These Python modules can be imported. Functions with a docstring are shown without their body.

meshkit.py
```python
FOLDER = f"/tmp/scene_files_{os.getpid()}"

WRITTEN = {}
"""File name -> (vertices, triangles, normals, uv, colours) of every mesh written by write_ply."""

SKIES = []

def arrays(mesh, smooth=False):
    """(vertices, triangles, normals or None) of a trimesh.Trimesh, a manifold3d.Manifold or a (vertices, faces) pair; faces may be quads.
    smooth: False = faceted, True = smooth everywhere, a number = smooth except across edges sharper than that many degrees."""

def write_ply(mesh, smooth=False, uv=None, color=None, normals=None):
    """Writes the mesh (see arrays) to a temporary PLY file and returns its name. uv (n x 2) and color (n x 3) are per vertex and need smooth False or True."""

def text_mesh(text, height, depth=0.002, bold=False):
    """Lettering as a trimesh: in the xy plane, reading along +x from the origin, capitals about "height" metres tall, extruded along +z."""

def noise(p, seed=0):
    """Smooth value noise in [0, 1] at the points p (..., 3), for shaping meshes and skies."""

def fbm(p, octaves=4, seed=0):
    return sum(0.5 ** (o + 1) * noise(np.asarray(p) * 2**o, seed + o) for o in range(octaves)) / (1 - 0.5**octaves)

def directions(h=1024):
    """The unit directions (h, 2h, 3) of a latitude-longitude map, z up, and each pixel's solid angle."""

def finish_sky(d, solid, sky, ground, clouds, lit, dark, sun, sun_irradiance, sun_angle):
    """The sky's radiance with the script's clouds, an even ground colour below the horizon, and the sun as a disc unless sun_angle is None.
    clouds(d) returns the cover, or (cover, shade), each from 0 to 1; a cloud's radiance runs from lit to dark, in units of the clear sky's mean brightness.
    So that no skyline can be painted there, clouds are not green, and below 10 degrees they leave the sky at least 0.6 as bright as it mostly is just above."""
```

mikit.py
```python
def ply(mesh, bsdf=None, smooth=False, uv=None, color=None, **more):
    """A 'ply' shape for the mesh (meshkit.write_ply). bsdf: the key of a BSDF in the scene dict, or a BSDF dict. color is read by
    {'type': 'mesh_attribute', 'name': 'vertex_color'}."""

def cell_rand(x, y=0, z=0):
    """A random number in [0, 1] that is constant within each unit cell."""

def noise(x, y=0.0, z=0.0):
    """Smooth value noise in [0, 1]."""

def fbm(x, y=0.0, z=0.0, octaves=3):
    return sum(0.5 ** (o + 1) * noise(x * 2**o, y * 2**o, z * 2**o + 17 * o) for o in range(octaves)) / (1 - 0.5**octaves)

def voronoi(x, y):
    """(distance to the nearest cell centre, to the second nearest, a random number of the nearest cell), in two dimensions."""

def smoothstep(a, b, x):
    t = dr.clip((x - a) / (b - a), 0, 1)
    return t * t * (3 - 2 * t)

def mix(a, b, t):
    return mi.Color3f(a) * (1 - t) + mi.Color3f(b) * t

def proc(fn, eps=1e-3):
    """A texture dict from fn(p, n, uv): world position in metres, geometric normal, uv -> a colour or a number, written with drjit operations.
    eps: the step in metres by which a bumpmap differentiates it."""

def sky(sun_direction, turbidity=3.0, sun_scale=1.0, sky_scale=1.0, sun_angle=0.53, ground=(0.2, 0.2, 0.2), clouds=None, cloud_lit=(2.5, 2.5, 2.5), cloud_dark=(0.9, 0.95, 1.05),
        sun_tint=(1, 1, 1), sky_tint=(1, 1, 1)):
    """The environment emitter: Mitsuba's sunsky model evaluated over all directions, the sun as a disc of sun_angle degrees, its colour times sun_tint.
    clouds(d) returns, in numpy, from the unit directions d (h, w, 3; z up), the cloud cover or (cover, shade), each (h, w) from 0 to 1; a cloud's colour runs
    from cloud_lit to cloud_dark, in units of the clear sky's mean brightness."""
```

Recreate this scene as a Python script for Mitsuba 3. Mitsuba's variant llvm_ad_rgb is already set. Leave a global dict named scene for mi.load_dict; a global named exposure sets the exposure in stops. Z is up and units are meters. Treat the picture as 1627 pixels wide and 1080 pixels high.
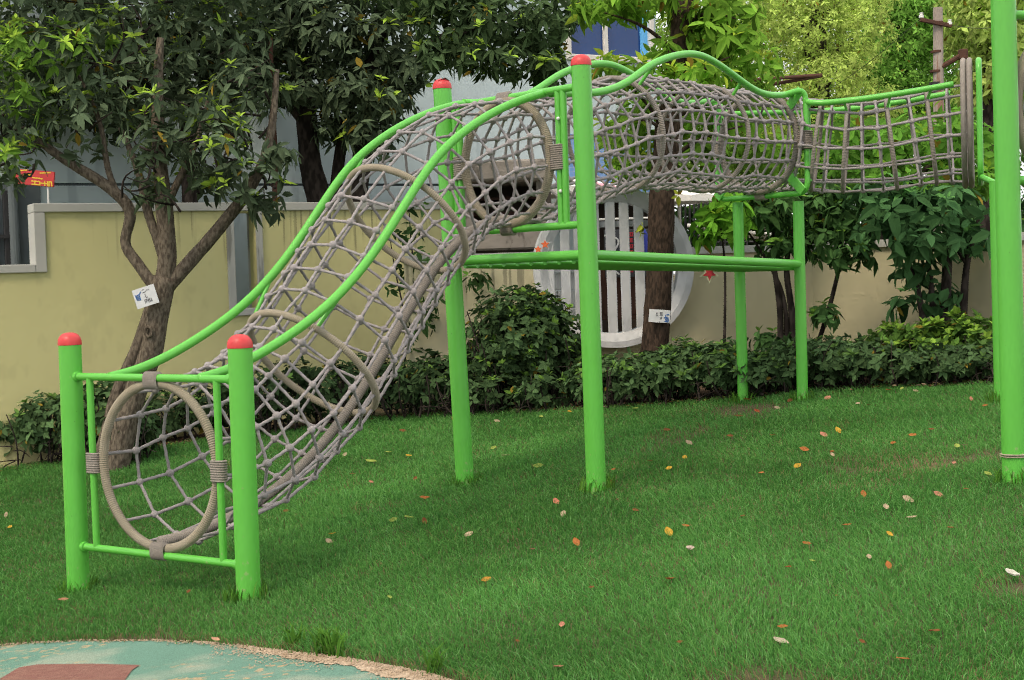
import math, numpy as np, trimesh, drjit as dr, mitsuba as mi, mikit
from mikit import noise as tn, fbm as tf, smoothstep as ss, mix as tmix, voronoi
from meshkit import fbm as mfbm, noise as mnoise
from scipy.interpolate import CubicSpline, PchipInterpolator
from shapely.geometry import Polygon, Point, box as sbox
T = mi.ScalarTransform4f
A = lambda *a: np.array(a, float)
scene, labels = {'type': 'scene'}, {}

# ---------------------------------------------------------------- camera, sky, exposure
FOC, ROLL, PITCH, CAM = 2400.0, .032, math.atan(97 / 2400), A(0, 0, 1.5)
FWD = A(0, math.cos(PITCH), -math.sin(PITCH))
UPV = A(ROLL, 0, 1)
RGT = np.cross(FWD, UPV); RGT /= np.linalg.norm(RGT); CUP = np.cross(RGT, FWD)
scene['camera'] = {'type': 'perspective', 'fov': 2 * math.degrees(math.atan(813.5 / FOC)), 'fov_axis': 'x', 'near_clip': .05, 'far_clip': 2000.0,
                   'to_world': T().look_at(origin=CAM.tolist(), target=(CAM + FWD).tolist(), up=UPV.tolist())}
scene['sky'] = mikit.sky([-.35, -.5, .8], turbidity=3, sun_scale=.28, sun_angle=14, clouds=lambda d: 1.0)
exposure = 2.5

# ---------------------------------------------------------------- helpers
def W(x, y, d):
    """the world point seen at photograph position (x, y) at depth d"""
    v = FWD + (x - 813.5) / FOC * RGT - (y - 540) / FOC * CUP
    return CAM + v * d / v[1]
def lerp(a, b, t): return np.asarray(a) * (1 - t) + np.asarray(b) * t
def gz(x, y):
    return .1 * np.clip(np.asarray(x, float) + 1.75, -8, 5.2) + .023 * np.clip(np.asarray(y, float) - 7.35, -9, 9)
def G(x, y):
    """the point of the ground seen at (x, y)"""
    lo, hi = 3., 40.
    for _ in range(50):
        m = (lo + hi) / 2; p = W(x, y, m)
        if p[2] > gz(p[0], p[1]): lo = m
        else: hi = m
    p = W(x, y, lo); p[2] = gz(p[0], p[1]); return p
def ply_(mesh, m, *a, **kw): return mikit.ply(mesh, 'm_' + m, *a, **kw)
used = {}
def key(name, parent=None):
    k = (parent + '__' if parent else '') + name
    n = used.get(k, 0); used[k] = n + 1
    return k if n == 0 else f'{k}_{n:03d}'
def thing(name, label, cat, group=None):
    k = key(name); labels[k] = {'label': label, 'category': cat}
    if group: labels[k]['group'] = group
    return k
def obj(name, mesh, mat, parent=None, smooth=False, color=None, **kw):
    k = key(name, parent); scene[k] = ply_(mesh, mat, smooth, color=color, **kw); return k
def solo(name, mesh, mat, label, cat, group=None, smooth=False, color=None):
    k = thing(name, label, cat, group); scene[k] = ply_(mesh, mat, smooth, color=color); return k
def struct(name, mesh, mat, smooth=False, color=None):
    k = obj(name, mesh, mat, None, smooth, color); labels[k] = {'label': name.replace('_', ' '), 'kind': 'structure'}; return k
def cat(ms): return trimesh.util.concatenate(ms)
def frames(p, closed=False):
    p = np.asarray(p, float)
    t = np.roll(p, -1, 0) - np.roll(p, 1, 0) if closed else np.gradient(p, axis=0)
    t /= np.linalg.norm(t, axis=1, keepdims=True) + 1e-12
    a = np.cross(t[0], [0, 0, 1.] if abs(t[0, 2]) < .9 else [1., 0, 0]); a /= np.linalg.norm(a)
    N = [a]
    for i in range(1, len(p)):
        a = N[-1] - t[i] * (N[-1] @ t[i]); N.append(a / np.linalg.norm(a))
    N = np.array(N)
    if closed:
        a = N[-1] - t[0] * (N[-1] @ t[0]); a /= np.linalg.norm(a)
        ang = math.atan2(np.cross(a, N[0]) @ t[0], a @ N[0])
        th = np.linspace(0, ang, len(p), endpoint=False)[:, None]
        N = N * np.cos(th) + np.cross(t, N) * np.sin(th)
    return t, N, np.cross(t, N)
def sweep(p, r, sides=8, closed=False, prof=None, caps=True):
    """tube along p; r: radius (number or per point); prof(i, angles) -> factor per ring"""
    p = np.asarray(p, float); n = len(p)
    t, N, B = frames(p, closed)
    ang = np.arange(sides) * 2 * np.pi / sides
    r = np.broadcast_to(np.asarray(r, float), (n,))[:, None] * np.ones(sides)
    if prof is not None: r = r * prof(np.arange(n)[:, None], ang[None])
    v = (p[:, None] + r[..., None] * (np.cos(ang)[None, :, None] * N[:, None] + np.sin(ang)[None, :, None] * B[:, None])).reshape(-1, 3)
    m = n if closed else n - 1
    i, j = np.meshgrid(np.arange(m), np.arange(sides), indexing='ij')
    q = np.stack([i * sides + j, i * sides + (j + 1) % sides, ((i + 1) % n) * sides + (j + 1) % sides, ((i + 1) % n) * sides + j], -1).reshape(-1, 4)
    f = np.vstack([q[:, [0, 1, 2]], q[:, [0, 2, 3]]])
    if caps and not closed:
        v = np.vstack([v, p[:1], p[-1:]]); k = np.arange(sides); b = n * sides
        f = np.vstack([f, np.stack([(k + 1) % sides, k, k * 0 + b], 1), np.stack([b - sides + k, b - sides + (k + 1) % sides, k * 0 + b + 1], 1)])
    return trimesh.Trimesh(v, f, process=False)
def spl(p, n, closed=False):
    p = np.asarray(p, float)
    if closed: p = np.vstack([p, p[:1]])
    u = np.r_[0, np.cumsum(np.linalg.norm(np.diff(p, axis=0), axis=1) ** .7)]
    c = CubicSpline(u, p, bc_type='periodic' if closed else 'natural')
    return c(np.linspace(0, u[-1], n, endpoint=not closed))
def fillet(pts, r, k=6):
    """polyline with rounded inner corners"""
    pts = [np.asarray(q, float) for q in pts]; out = [pts[0]]
    for a, b, c in zip(pts, pts[1:], pts[2:]):
        u, w = (a - b) / np.linalg.norm(a - b), (c - b) / np.linalg.norm(c - b)
        for s in np.linspace(0, 1, k):
            p0, p1 = b + u * r, b + w * r
            out.append((1 - s) ** 2 * p0 + 2 * s * (1 - s) * b + s * s * p1)
    return np.array(out + [pts[-1]])
def bar(a, b, r, sides=16): return sweep([a, lerp(a, b, .5), b], r, sides)
def bx(c, ext, R=None, bev=.0):
    """box (optionally with bevelled edges) centred at c"""
    e = np.asarray(ext, float) / 2
    if bev:
        pts = [[sx * (e[0] - bev * (k != 0)), sy * (e[1] - bev * (k != 1)), sz * (e[2] - bev * (k != 2))] for sx in (-1, 1) for sy in (-1, 1) for sz in (-1, 1) for k in range(3)]
        m = trimesh.convex.convex_hull(np.array(pts))
    else: m = trimesh.creation.box(e * 2)
    v = m.vertices @ (np.asarray(R, float).T if R is not None else np.eye(3)) + np.asarray(c)
    return trimesh.Trimesh(v, m.faces, process=False)
def basis(x, z=(0, 0, 1)):
    """rotation whose columns are x, y, z axes"""
    x = np.asarray(x, float) / np.linalg.norm(x); y = np.cross(z, x); y /= np.linalg.norm(y)
    return np.stack([x, y, np.cross(x, y)], 1)
def extr(poly, depth, o, u, w, n):
    """polygon in (u, w) coordinates at origin o, extruded by depth along n"""
    m = trimesh.creation.extrude_polygon(poly, depth, engine='earcut'); v = m.vertices
    v = np.asarray(o) + v[:, :1] * np.asarray(u) + v[:, 1:2] * np.asarray(w) + v[:, 2:] * np.asarray(n)
    m = trimesh.Trimesh(v, m.faces, process=False)
    if np.dot(np.cross(u, w), n) < 0: m.invert()
    return m
# leaf template: x along, y across, z up
LT = A([0, 0, 0], [.3, 0, -.015], [.66, 0, -.015], [1, 0, 0], [.27, .5, .05], [.62, .43, .05], [.27, -.5, .05], [.62, -.43, .05])
LF = np.array([[0, 1, 4], [4, 1, 2], [4, 2, 5], [5, 2, 3], [1, 0, 6], [1, 6, 2], [2, 6, 7], [2, 7, 3]])
ST = A([0, 0, 0], [.5, .5, .06], [1, 0, 0], [.5, -.5, .06]); SF = np.array([[0, 2, 1], [0, 3, 2]])
def leafmesh(pos, d, up, L, wr, col, droop=.15, small=False):
    """(v, f, c) of many leaves; d: along the leaf, up: its upper side"""
    t, fc = (ST, SF) if small else (LT, LF)
    n = len(pos); d = d / (np.linalg.norm(d, axis=1, keepdims=True) + 1e-9)
    s = np.cross(up, d); s /= np.linalg.norm(s, axis=1, keepdims=True) + 1e-9; u = np.cross(d, s)
    L = np.broadcast_to(L, (n,))[:, None, None]; wr = np.broadcast_to(wr, (n,))[:, None, None]; dr_ = np.broadcast_to(droop, (n,))[:, None, None]
    x = t[None, :, :1]; v = pos[:, None] + L * (x * d[:, None] + t[None, :, 1:2] * wr * s[:, None] + t[None, :, 2:] * u[:, None])
    v[..., 2] -= (L * dr_ * x * x)[..., 0]
    f = (fc[None] + (np.arange(n) * len(t))[:, None, None]).reshape(-1, 3)
    return v.reshape(-1, 3), f, np.repeat(col, len(t), 0)
def rdir(rng, n):
    v = rng.normal(size=(n, 3)); return v / np.linalg.norm(v, axis=1, keepdims=True)
def whorls(rng, c, ax, per, L, wr, col, elev=.35, droop=.25, jit=.25, small=False, upb=.0):
    """rosettes of leaves at points c round axes ax -> arrays of leaf pos, dir, up, length, colour"""
    n = len(c); a = ax / np.linalg.norm(ax, axis=1, keepdims=True)
    h = np.cross(a, np.where(np.abs(a[:, 2:]) < .9, [0, 0, 1.], [1., 0, 0])); h /= np.linalg.norm(h, axis=1, keepdims=True); k = np.cross(a, h)
    th = rng.uniform(0, 6.28, (n, 1)) + np.arange(per) * 2.4 + rng.normal(0, .2, (n, per)); el = elev + rng.normal(0, jit, (n, per))
    d = (np.cos(th) * np.cos(el))[..., None] * h[:, None] + (np.sin(th) * np.cos(el))[..., None] * k[:, None] + np.sin(el)[..., None] * a[:, None]
    d[..., 2] += upb
    pos = c[:, None] + a[:, None] * rng.uniform(-.25, .1, (n, per, 1)) * L + d * .06 * L
    up = a[:, None] + rng.normal(0, .25, (n, per, 3))
    LL = L * rng.uniform(.45, 1.2, (n, per)); cc = np.repeat(col[:, None], per, 1) * rng.uniform(.7, 1.3, (n, per, 1))
    return pos.reshape(-1, 3), d.reshape(-1, 3), up.reshape(-1, 3), LL.reshape(-1), cc.reshape(-1, 3)
def blobpts(rng, blobs, n, shell=.55):
    """points in a set of ellipsoids (centre, radii), biased to the outside, each with its outward direction"""
    w = np.array([b[1][0] * b[1][2] + b[1][0] * b[1][1] for b in blobs]); pick = rng.choice(len(blobs), n, p=w / w.sum())
    C = np.array([b[0] for b in blobs])[pick]; R = np.array([b[1] for b in blobs])[pick]
    u = rdir(rng, n); rad = shell + (1.03 - shell) * rng.uniform(0, 1, (n, 1)) ** .7
    bump = .82 + .36 * mfbm(C * 3 + u * 1.7, 2, 5)[:, None]
    return C + u * R * rad * bump, u
def pb(x, y, rx, ry, d, rd=None):
    """an ellipsoid centred where the photograph shows (x, y) at depth d, radii in photograph pixels at that depth"""
    s = d / FOC; return (W(x, y, d), A(rx * s, rd if rd else max(rx, ry) * s, ry * s))
def limb(pts, r, sides=9, seg=.06, rough=.12, seed=0):
    pts = np.asarray(pts, float); L = np.linalg.norm(np.diff(pts, axis=0), axis=1).sum(); n = max(6, int(L / seg))
    p = spl(pts, n); rr = np.interp(np.linspace(0, 1, n), np.linspace(0, 1, len(r)), r)
    m = sweep(p, rr, sides); v = np.array(m.vertices); k = n * sides
    c = np.repeat(p, sides, 0); off = v[:k] - c
    v[:k] = c + off * (1 + rough * 2 * (mfbm(v[:k] * A(14, 14, 5), 3, seed) - .5))[:, None]
    return trimesh.Trimesh(v, m.faces, process=False)
def rgb(*c): return {'type': 'rgb', 'value': list(c)}
VC = {'type': 'mesh_attribute', 'name': 'vertex_color'}
def mat(k, base, rough=.6, spec=.5, bump=None, bs=.004, **kw):
    b = base if isinstance(base, dict) else ({'type': 'rgb', 'value': list(base)} if not callable(base) else mikit.proc(base))
    m = {'type': 'principled', 'base_color': b, 'roughness': rough if not callable(rough) else mikit.proc(rough), 'specular': spec, **kw}
    if bump: m = {'type': 'bumpmap', 'scale': bs, 'arbitrary': mikit.proc(bump, 2e-3), 'bsdf': m}
    scene['m_' + k] = {'type': 'twosided', 'bsdf': m}; return k
def thin(k, rough=.5, dt=.6, eta=1.4):
    scene['m_' + k] = {'type': 'principledthin', 'base_color': VC, 'roughness': rough, 'diff_trans': dt, 'eta': eta}; return k

# ---------------------------------------------------------------- materials
def paint_col(p, n, uv):
    c = tmix((.118, .47, .064), (.104, .43, .054), tf(p.x * 3, p.y * 3, p.z * 2))
    c = tmix(c, (.30, .36, .17), .5 * ss(.80, .86, tf(p.x * 70, p.y * 70, p.z * 40) + .22 * ss(.32, .0, p.z - (.1 * (p.x + 1.75) + .023 * (p.y - 7.35)))))   # dried mud splashed on the post feet
    return tmix(c, (.05, .10, .03), .7 * ss(.86, .88, tf(p.x * 90 + 7, p.y * 90, p.z * 60)))     # a few chips
mat('green_paint', paint_col, lambda p, n, uv: .20 + .22 * tf(p.x * 14, p.y * 14, p.z * 9), .5)
mat('red_cap', lambda p, n, uv: tmix((.62, .035, .04), (.5, .05, .05), tf(p.x * 30, p.y * 30, p.z * 30)), .42, .5)
mat('rope_grey', lambda p, n, uv: tmix((.34, .315, .325), (.23, .21, .21), tf(p.x * 60, p.y * 60, p.z * 60)), .8, .2)
mat('rope_worn', lambda p, n, uv: tmix((.28, .255, .23), (.21, .185, .165), tf(p.x * 30, p.y * 30, p.z * 30)), .85, .2)
mat('rope_tan', lambda p, n, uv: tmix((.33, .295, .235), (.25, .215, .155), tf(p.x * 18, p.y * 18, p.z * 18)), .85, .2)
mat('bark', lambda p, n, uv: tmix((.165, .138, .105), (.07, .056, .043), ss(.3, .7, tf(p.x * 70, p.y * 70, p.z * 24, 4))), .9, .2, bump=lambda p, n, uv: tf(p.x * 60, p.y * 60, p.z * 16), bs=.02)
mat('bark_brown', lambda p, n, uv: tmix((.07, .047, .034), (.026, .018, .013), ss(.3, .7, tf(p.x * 75, p.y * 75, p.z * 20, 4))), .9, .2, bump=lambda p, n, uv: tf(p.x * 55, p.y * 55, p.z * 14), bs=.02)
mat('bark_dark', lambda p, n, uv: tmix((.05, .04, .035), (.018, .014, .012), ss(.35, .65, tf(p.x * 26, p.y * 26, p.z * 9))), .9, .2, bump=lambda p, n, uv: tf(p.x * 60, p.y * 60, p.z * 16), bs=.02)
thin('leaf', .30, .5, 1.75); thin('leaf_soft', .6, 1.0, 1.35); thin('grass_blade', .42, .7, 1.45); thin('dead_leaf', .8, .3, 1.3)
def plaster(c1, c2, st, top):
    def fn(p, n, uv):
        c = tmix(c1, c2, tf(p.x * 1.3 + p.y, p.z * 1.7, 3., 4))
        c = tmix(c, tuple(.82 * x for x in c1), .45 * ss(.55, .75, tf((p.x + p.y) * 5, p.z * 4, 1., 4)))
        streak = ss(.55, .72, tf((p.x + p.y) * 22, p.z * .7, 5.)) * ss(.42, .56, tf((p.x + p.y) * 3, 2., 9.))
        streak = streak * ss(top - .42, top - .12, p.z + .25 * tn((p.x + p.y) * 9, 4., 4.))
        return tmix(c, st, .6 * streak)                                                        # drip stains below the coping, as photographed
    return fn
mat('yellow_wall', plaster((.57, .545, .275), (.53, .505, .25), (.09, .09, .06), 2.3), .9, .2, bump=lambda p, n, uv: tf(p.x * 40 + p.y * 40, p.z * 40, 1.), bs=.003)
mat('low_wall', plaster((.52, .485, .32), (.48, .445, .29), (.10, .095, .07), 1.7), .9, .2, bump=lambda p, n, uv: tf(p.x * 40 + p.y * 40, p.z * 40, 1.), bs=.003)
mat('trim', lambda p, n, uv: tmix(tmix((.46, .46, .43), (.36, .37, .35), tf(p.x * 4, p.y * 4, p.z * 4)), (.10, .10, .085), .6 * ss(.66, .76, tf((p.x + p.y) * 9, p.z * 2, 2., 4))), .85, .2)
mat('building_wall', lambda p, n, uv: tmix(tmix((.48, .57, .59), (.43, .52, .545), tf(p.x * .8, p.y * .8, p.z * .8, 4)), (.27, .34, .37), .5 * ss(.6, .75, tf((p.x + p.y) * 5, p.z * 1.2, 3., 4))), .9, .2, bump=lambda p, n, uv: tf(p.x * 25 + p.y * 25, p.z * 25, 1.), bs=.003)
mat('dark_render', lambda p, n, uv: tmix((.16, .19, .20), (.11, .13, .14), tf(p.x * 3, p.y * 3, p.z * 3)), .9, .2)
mat('grey_paint', lambda p, n, uv: tmix((.54, .555, .575), (.44, .455, .47), ss(.4, .7, tf(p.x * 9, p.y * 9, p.z * 4))), .6, .4)
mat('white_block', lambda p, n, uv: tmix((.62, .64, .66), (.48, .50, .52), tf(p.x * 7, p.y * 7, p.z * 7)), .8, .3)
mat('white_paint', (.78, .78, .76), .6, .4)
mat('white_cloth', lambda p, n, uv: tmix((.80, .79, .77), (.70, .69, .66), tf(p.x * 5, p.y * 5, p.z * 5)), .9, .2)
mat('pink_cloth', (.75, .33, .40), .9, .2)
mat('black_metal', (.025, .025, .028), .5, .5)
mat('brown_boards', lambda p, n, uv: tmix((.15, .125, .105), (.11, .09, .075), tf(p.x * 6, p.y * 6, p.z * 6)), .9, .2)
mat('old_concrete', lambda p, n, uv: tmix(tmix((.33, .30, .27), (.22, .20, .18), tf(p.x * 6, p.y * 6, p.z * 9, 4)), (.07, .065, .055), .7 * ss(.55, .7, tf(p.x * 14, p.y * 14, p.z * 5, 4))), .9, .2, bump=lambda p, n, uv: tf(p.x * 30, p.y * 30, p.z * 30), bs=.006)
mat('brown_door', lambda p, n, uv: tmix((.11, .045, .03), (.07, .03, .022), tf(p.x * 20, p.y * 20, p.z * 2)), .6, .4)
mat('board_grey', (.08, .085, .095), .7, .3); mat('red_print', (.55, .05, .07), .7, .3); mat('blue_cloth', (.06, .08, .45), .8, .3); mat('orange_print', (.75, .16, .06), .7, .3)
mat('yellow_print', (.75, .55, .06), .7, .3); mat('blue_ink', (.05, .13, .36), .7, .3); mat('black_ink', (.09, .09, .10), .8, .2); mat('card', lambda p, n, uv: tmix((.66, .68, .70), (.55, .57, .60), tf(p.x * 25, p.y * 25, p.z * 25)), .6, .4)
mat('pale_print', (.62, .62, .45), .7, .3)
def tilecol(p, n, uv):
    u, v = (p.x * .88 + p.y * .47) * 18, p.z * 18
    g = dr.maximum(ss(.9, .96, u - dr.floor(u)), ss(.88, .95, v - dr.floor(v)))
    return tmix(tmix((.10, .22, .50), (.16, .30, .58), mikit.cell_rand(u, v)), (.34, .40, .46), g)
mat('blue_tile', tilecol, .3, .5)
scene['m_blue_glass'] = {'type': 'twosided', 'bsdf': {'type': 'principled', 'base_color': rgb(.010, .045, .17), 'roughness': .05, 'specular': .5}}
mat('sky_blue', (.12, .42, .80), .5, .4); mat('window_frame', (.62, .60, .56), .5, .4)
mat('rust', lambda p, n, uv: tmix((.13, .06, .04), (.055, .035, .03), tf(p.x * 30, p.y * 30, p.z * 30)), .9, .2)
mat('pole_concrete', lambda p, n, uv: tmix(tmix((.38, .33, .29), (.30, .25, .22), tf(p.x * 8, p.y * 8, p.z * 2)), (.22, .10, .06), .7 * ss(.6, .7, tf(p.x * 14, p.y * 14, p.z * 1.3))), .9, .2)
mat('cable', (.03, .03, .03), .6, .3); mat('ceramic', (.75, .75, .72), .2, .5)
mat('soil', lambda p, n, uv: tmix((.10, .068, .045), (.05, .035, .025), tf(p.x * 18, p.y * 18, 0., 4)), .95, .1, bump=lambda p, n, uv: tf(p.x * 40, p.y * 40, 0.), bs=.02)
def lawncol(p, n, uv):
    c = tmix((.060, .062, .030), (.085, .070, .042), tf(p.x * 25, p.y * 25, 0., 4))
    return tmix(c, (.12, .085, .05), ss(.62, .72, tf(p.x * 1.4 + 3, p.y * 1.4, 0., 4)))
mat('lawn_soil', lawncol, .95, .1)
def rubber(p, n, uv):
    c = tmix((.095, .185, .142), (.115, .21, .165), tf(p.x * 5, p.y * 5, 0.))
    c = tmix(c, (.215, .255, .20), .8 * ss(.50, .68, tf(p.x * 2.2 + 5.3, p.y * 3.5, 1., 4)))
    s = ss(.59, .66, tf(p.x * 26, p.y * 70, 2.)) * ss(.40, .58, tf(p.x * 3, p.y * 6, 7.))
    c = tmix(c, (.38, .25, .14), .7 * s)                                                        # sandy crumbs trodden into the surface
    g = tn(p.x * 350, p.y * 350, 0.)
    return c * (.75 + .5 * g)
mat('rubber_green', rubber, .9, .2, bump=lambda p, n, uv: tn(p.x * 260, p.y * 260, 0.), bs=.002)
mat('rubber_red', lambda p, n, uv: tmix((.145, .062, .052), (.20, .11, .085), tf(p.x * 30, p.y * 60, 0.)) * (.75 + .5 * tn(p.x * 350, p.y * 350, 0.)), .9, .2)
mat('sand', lambda p, n, uv: tmix((.46, .37, .28), (.28, .20, .13), tf(p.x * 30, p.y * 40, 0., 4)), .95, .1)

# ---------------------------------------------------------------- ground
def sheet(x0, x1, y0, y1, nx, ny, dz=0, xs=None, ys=None):
    xs = np.linspace(x0, x1, nx) if xs is None else xs; ys = np.linspace(y0, y1, ny) if ys is None else ys
    X, Y = np.meshgrid(xs, ys); v = np.stack([X, Y, gz(X, Y) + dz], -1).reshape(-1, 3); nx, ny = len(xs), len(ys)
    i, j = np.meshgrid(np.arange(ny - 1), np.arange(nx - 1), indexing='ij'); a = i * nx + j
    q = np.stack([a, a + 1, a + nx + 1, a + nx], -1).reshape(-1, 4)
    return trimesh.Trimesh(v, np.vstack([q[:, [0, 1, 2]], q[:, [0, 2, 3]]]), process=False)
ax = np.r_[-900, -100, -30, np.linspace(-9, 9, 60), 30, 100, 900]; ay = np.r_[-900, -100, -20, np.linspace(-2, 22, 80), 40, 120, 900]
struct('lawn_ground', sheet(0, 0, 0, 0, 0, 0, xs=ax, ys=ay), 'lawn_soil')
edge = np.array([G(x, y)[:2] for x, y in [(-420, 1075), (-200, 1045), (0, 1028), (100, 1022), (200, 1020), (300, 1022), (400, 1030), (480, 1040), (560, 1051), (640, 1065), (700, 1079), (770, 1102), (850, 1140), (930, 1200)]])
edge = spl(edge, 120); edge[:, 1] += .025 * (mfbm(np.c_[edge * 9, edge[:, 0] * 0], 3, 4) - .5)
PAVE = Polygon(np.vstack([edge, [[edge[-1, 0] + .1, 1.], [-9, 1.], [-9, edge[0, 1]]]])).buffer(0)
def flat(poly, dz):
    v, f = trimesh.creation.triangulate_polygon(poly.segmentize(.12), engine='earcut')
    return trimesh.Trimesh(np.c_[v, gz(v[:, 0], v[:, 1]) + dz], f, process=False)
struct('rubber_pavement', flat(PAVE, .006), 'rubber_green')
rp = Polygon([G(x, y)[:2] for x, y in [(30, 1064), (60, 1059), (140, 1058), (222, 1060), (210, 1068), (200, 1082), (185, 1110), (-30, 1110), (0, 1082)]])
struct('painted_patch', flat(rp, .010), 'rubber_red')
rng = np.random.default_rng(5)
ek = spl(edge[60:112], 400); wd = (.02 + .13 * mfbm(np.c_[ek * 4, np.zeros(400)], 3, 8) * np.sin(np.linspace(.05, 3.05, 400))) * (.75 + .6 * mfbm(np.c_[ek * 40, np.zeros(400)], 4, 9))
nrm = np.c_[np.gradient(ek[:, 1]), -np.gradient(ek[:, 0])]; nrm /= np.linalg.norm(nrm, axis=1, keepdims=True)
struct('sandy_edge', flat(Polygon(np.vstack([ek - nrm * .004, (ek + nrm * wd[:, None])[::-1]])).buffer(0), .009), 'sand')
eg = spl(edge, 3000); ng = 5200; ii = rng.integers(200, 2990, ng); keep_ = (ii > 1400) | (rng.uniform(size=ng) < .35); ii = ii[keep_]; ng = len(ii); sd_ = np.abs(rng.normal(0, 1, ng)) * np.where((ii > 1480) & (ii < 2800), .10, .022) * (.3 + 1.2 * mfbm(np.c_[eg[ii] * 6, np.zeros(ng)], 3, 14))
gp_ = eg[ii] + np.c_[np.zeros(ng), -sd_]; gs = rng.uniform(.002, .006, ng); an = rng.uniform(0, 6.28, ng)
gv = np.stack([np.c_[gp_ + np.c_[np.cos(an + q), np.sin(an + q)] * (gs * rng.uniform(.5, 1.2, ng))[:, None], gz(gp_[:, 0], gp_[:, 1]) + .012] for q in (0, 1.6, 3.1, 4.7)] + [np.c_[gp_, gz(gp_[:, 0], gp_[:, 1]) + .012 + gs * .8]], 1)
gf = (np.arange(ng) * 5)[:, None, None] + np.array([[0, 1, 4], [1, 2, 4], [2, 3, 4], [3, 0, 4]])[None]
k = obj('loose_sand', trimesh.Trimesh(gv.reshape(-1, 3), gf.reshape(-1, 3), process=False), 'sand'); labels[k] = {'label': 'loose sand and crumbs along the edge of the rubber paving', 'category': 'sand', 'kind': 'stuff'}
# planting bed under the hedge
HF = np.array([G(x, y)[:2] for x, y in [(-150, 742), (60, 742), (330, 700), (500, 682), (600, 667), (720, 660), (930, 652), (1100, 640), (1250, 630), (1400, 617), (1560, 612), (1800, 612)]])
HF = spl(HF, 200); HF[:, 1] += .12 * (mfbm(np.c_[HF * 3, HF[:, :1] * 0], 3, 2) - .5)
BED = Polygon(np.vstack([HF, [[HF[-1, 0] + 2, 18], [HF[0, 0] - 1, 18]]])).buffer(0)
struct('planting_bed', flat(BED, .012), 'soil')

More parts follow.
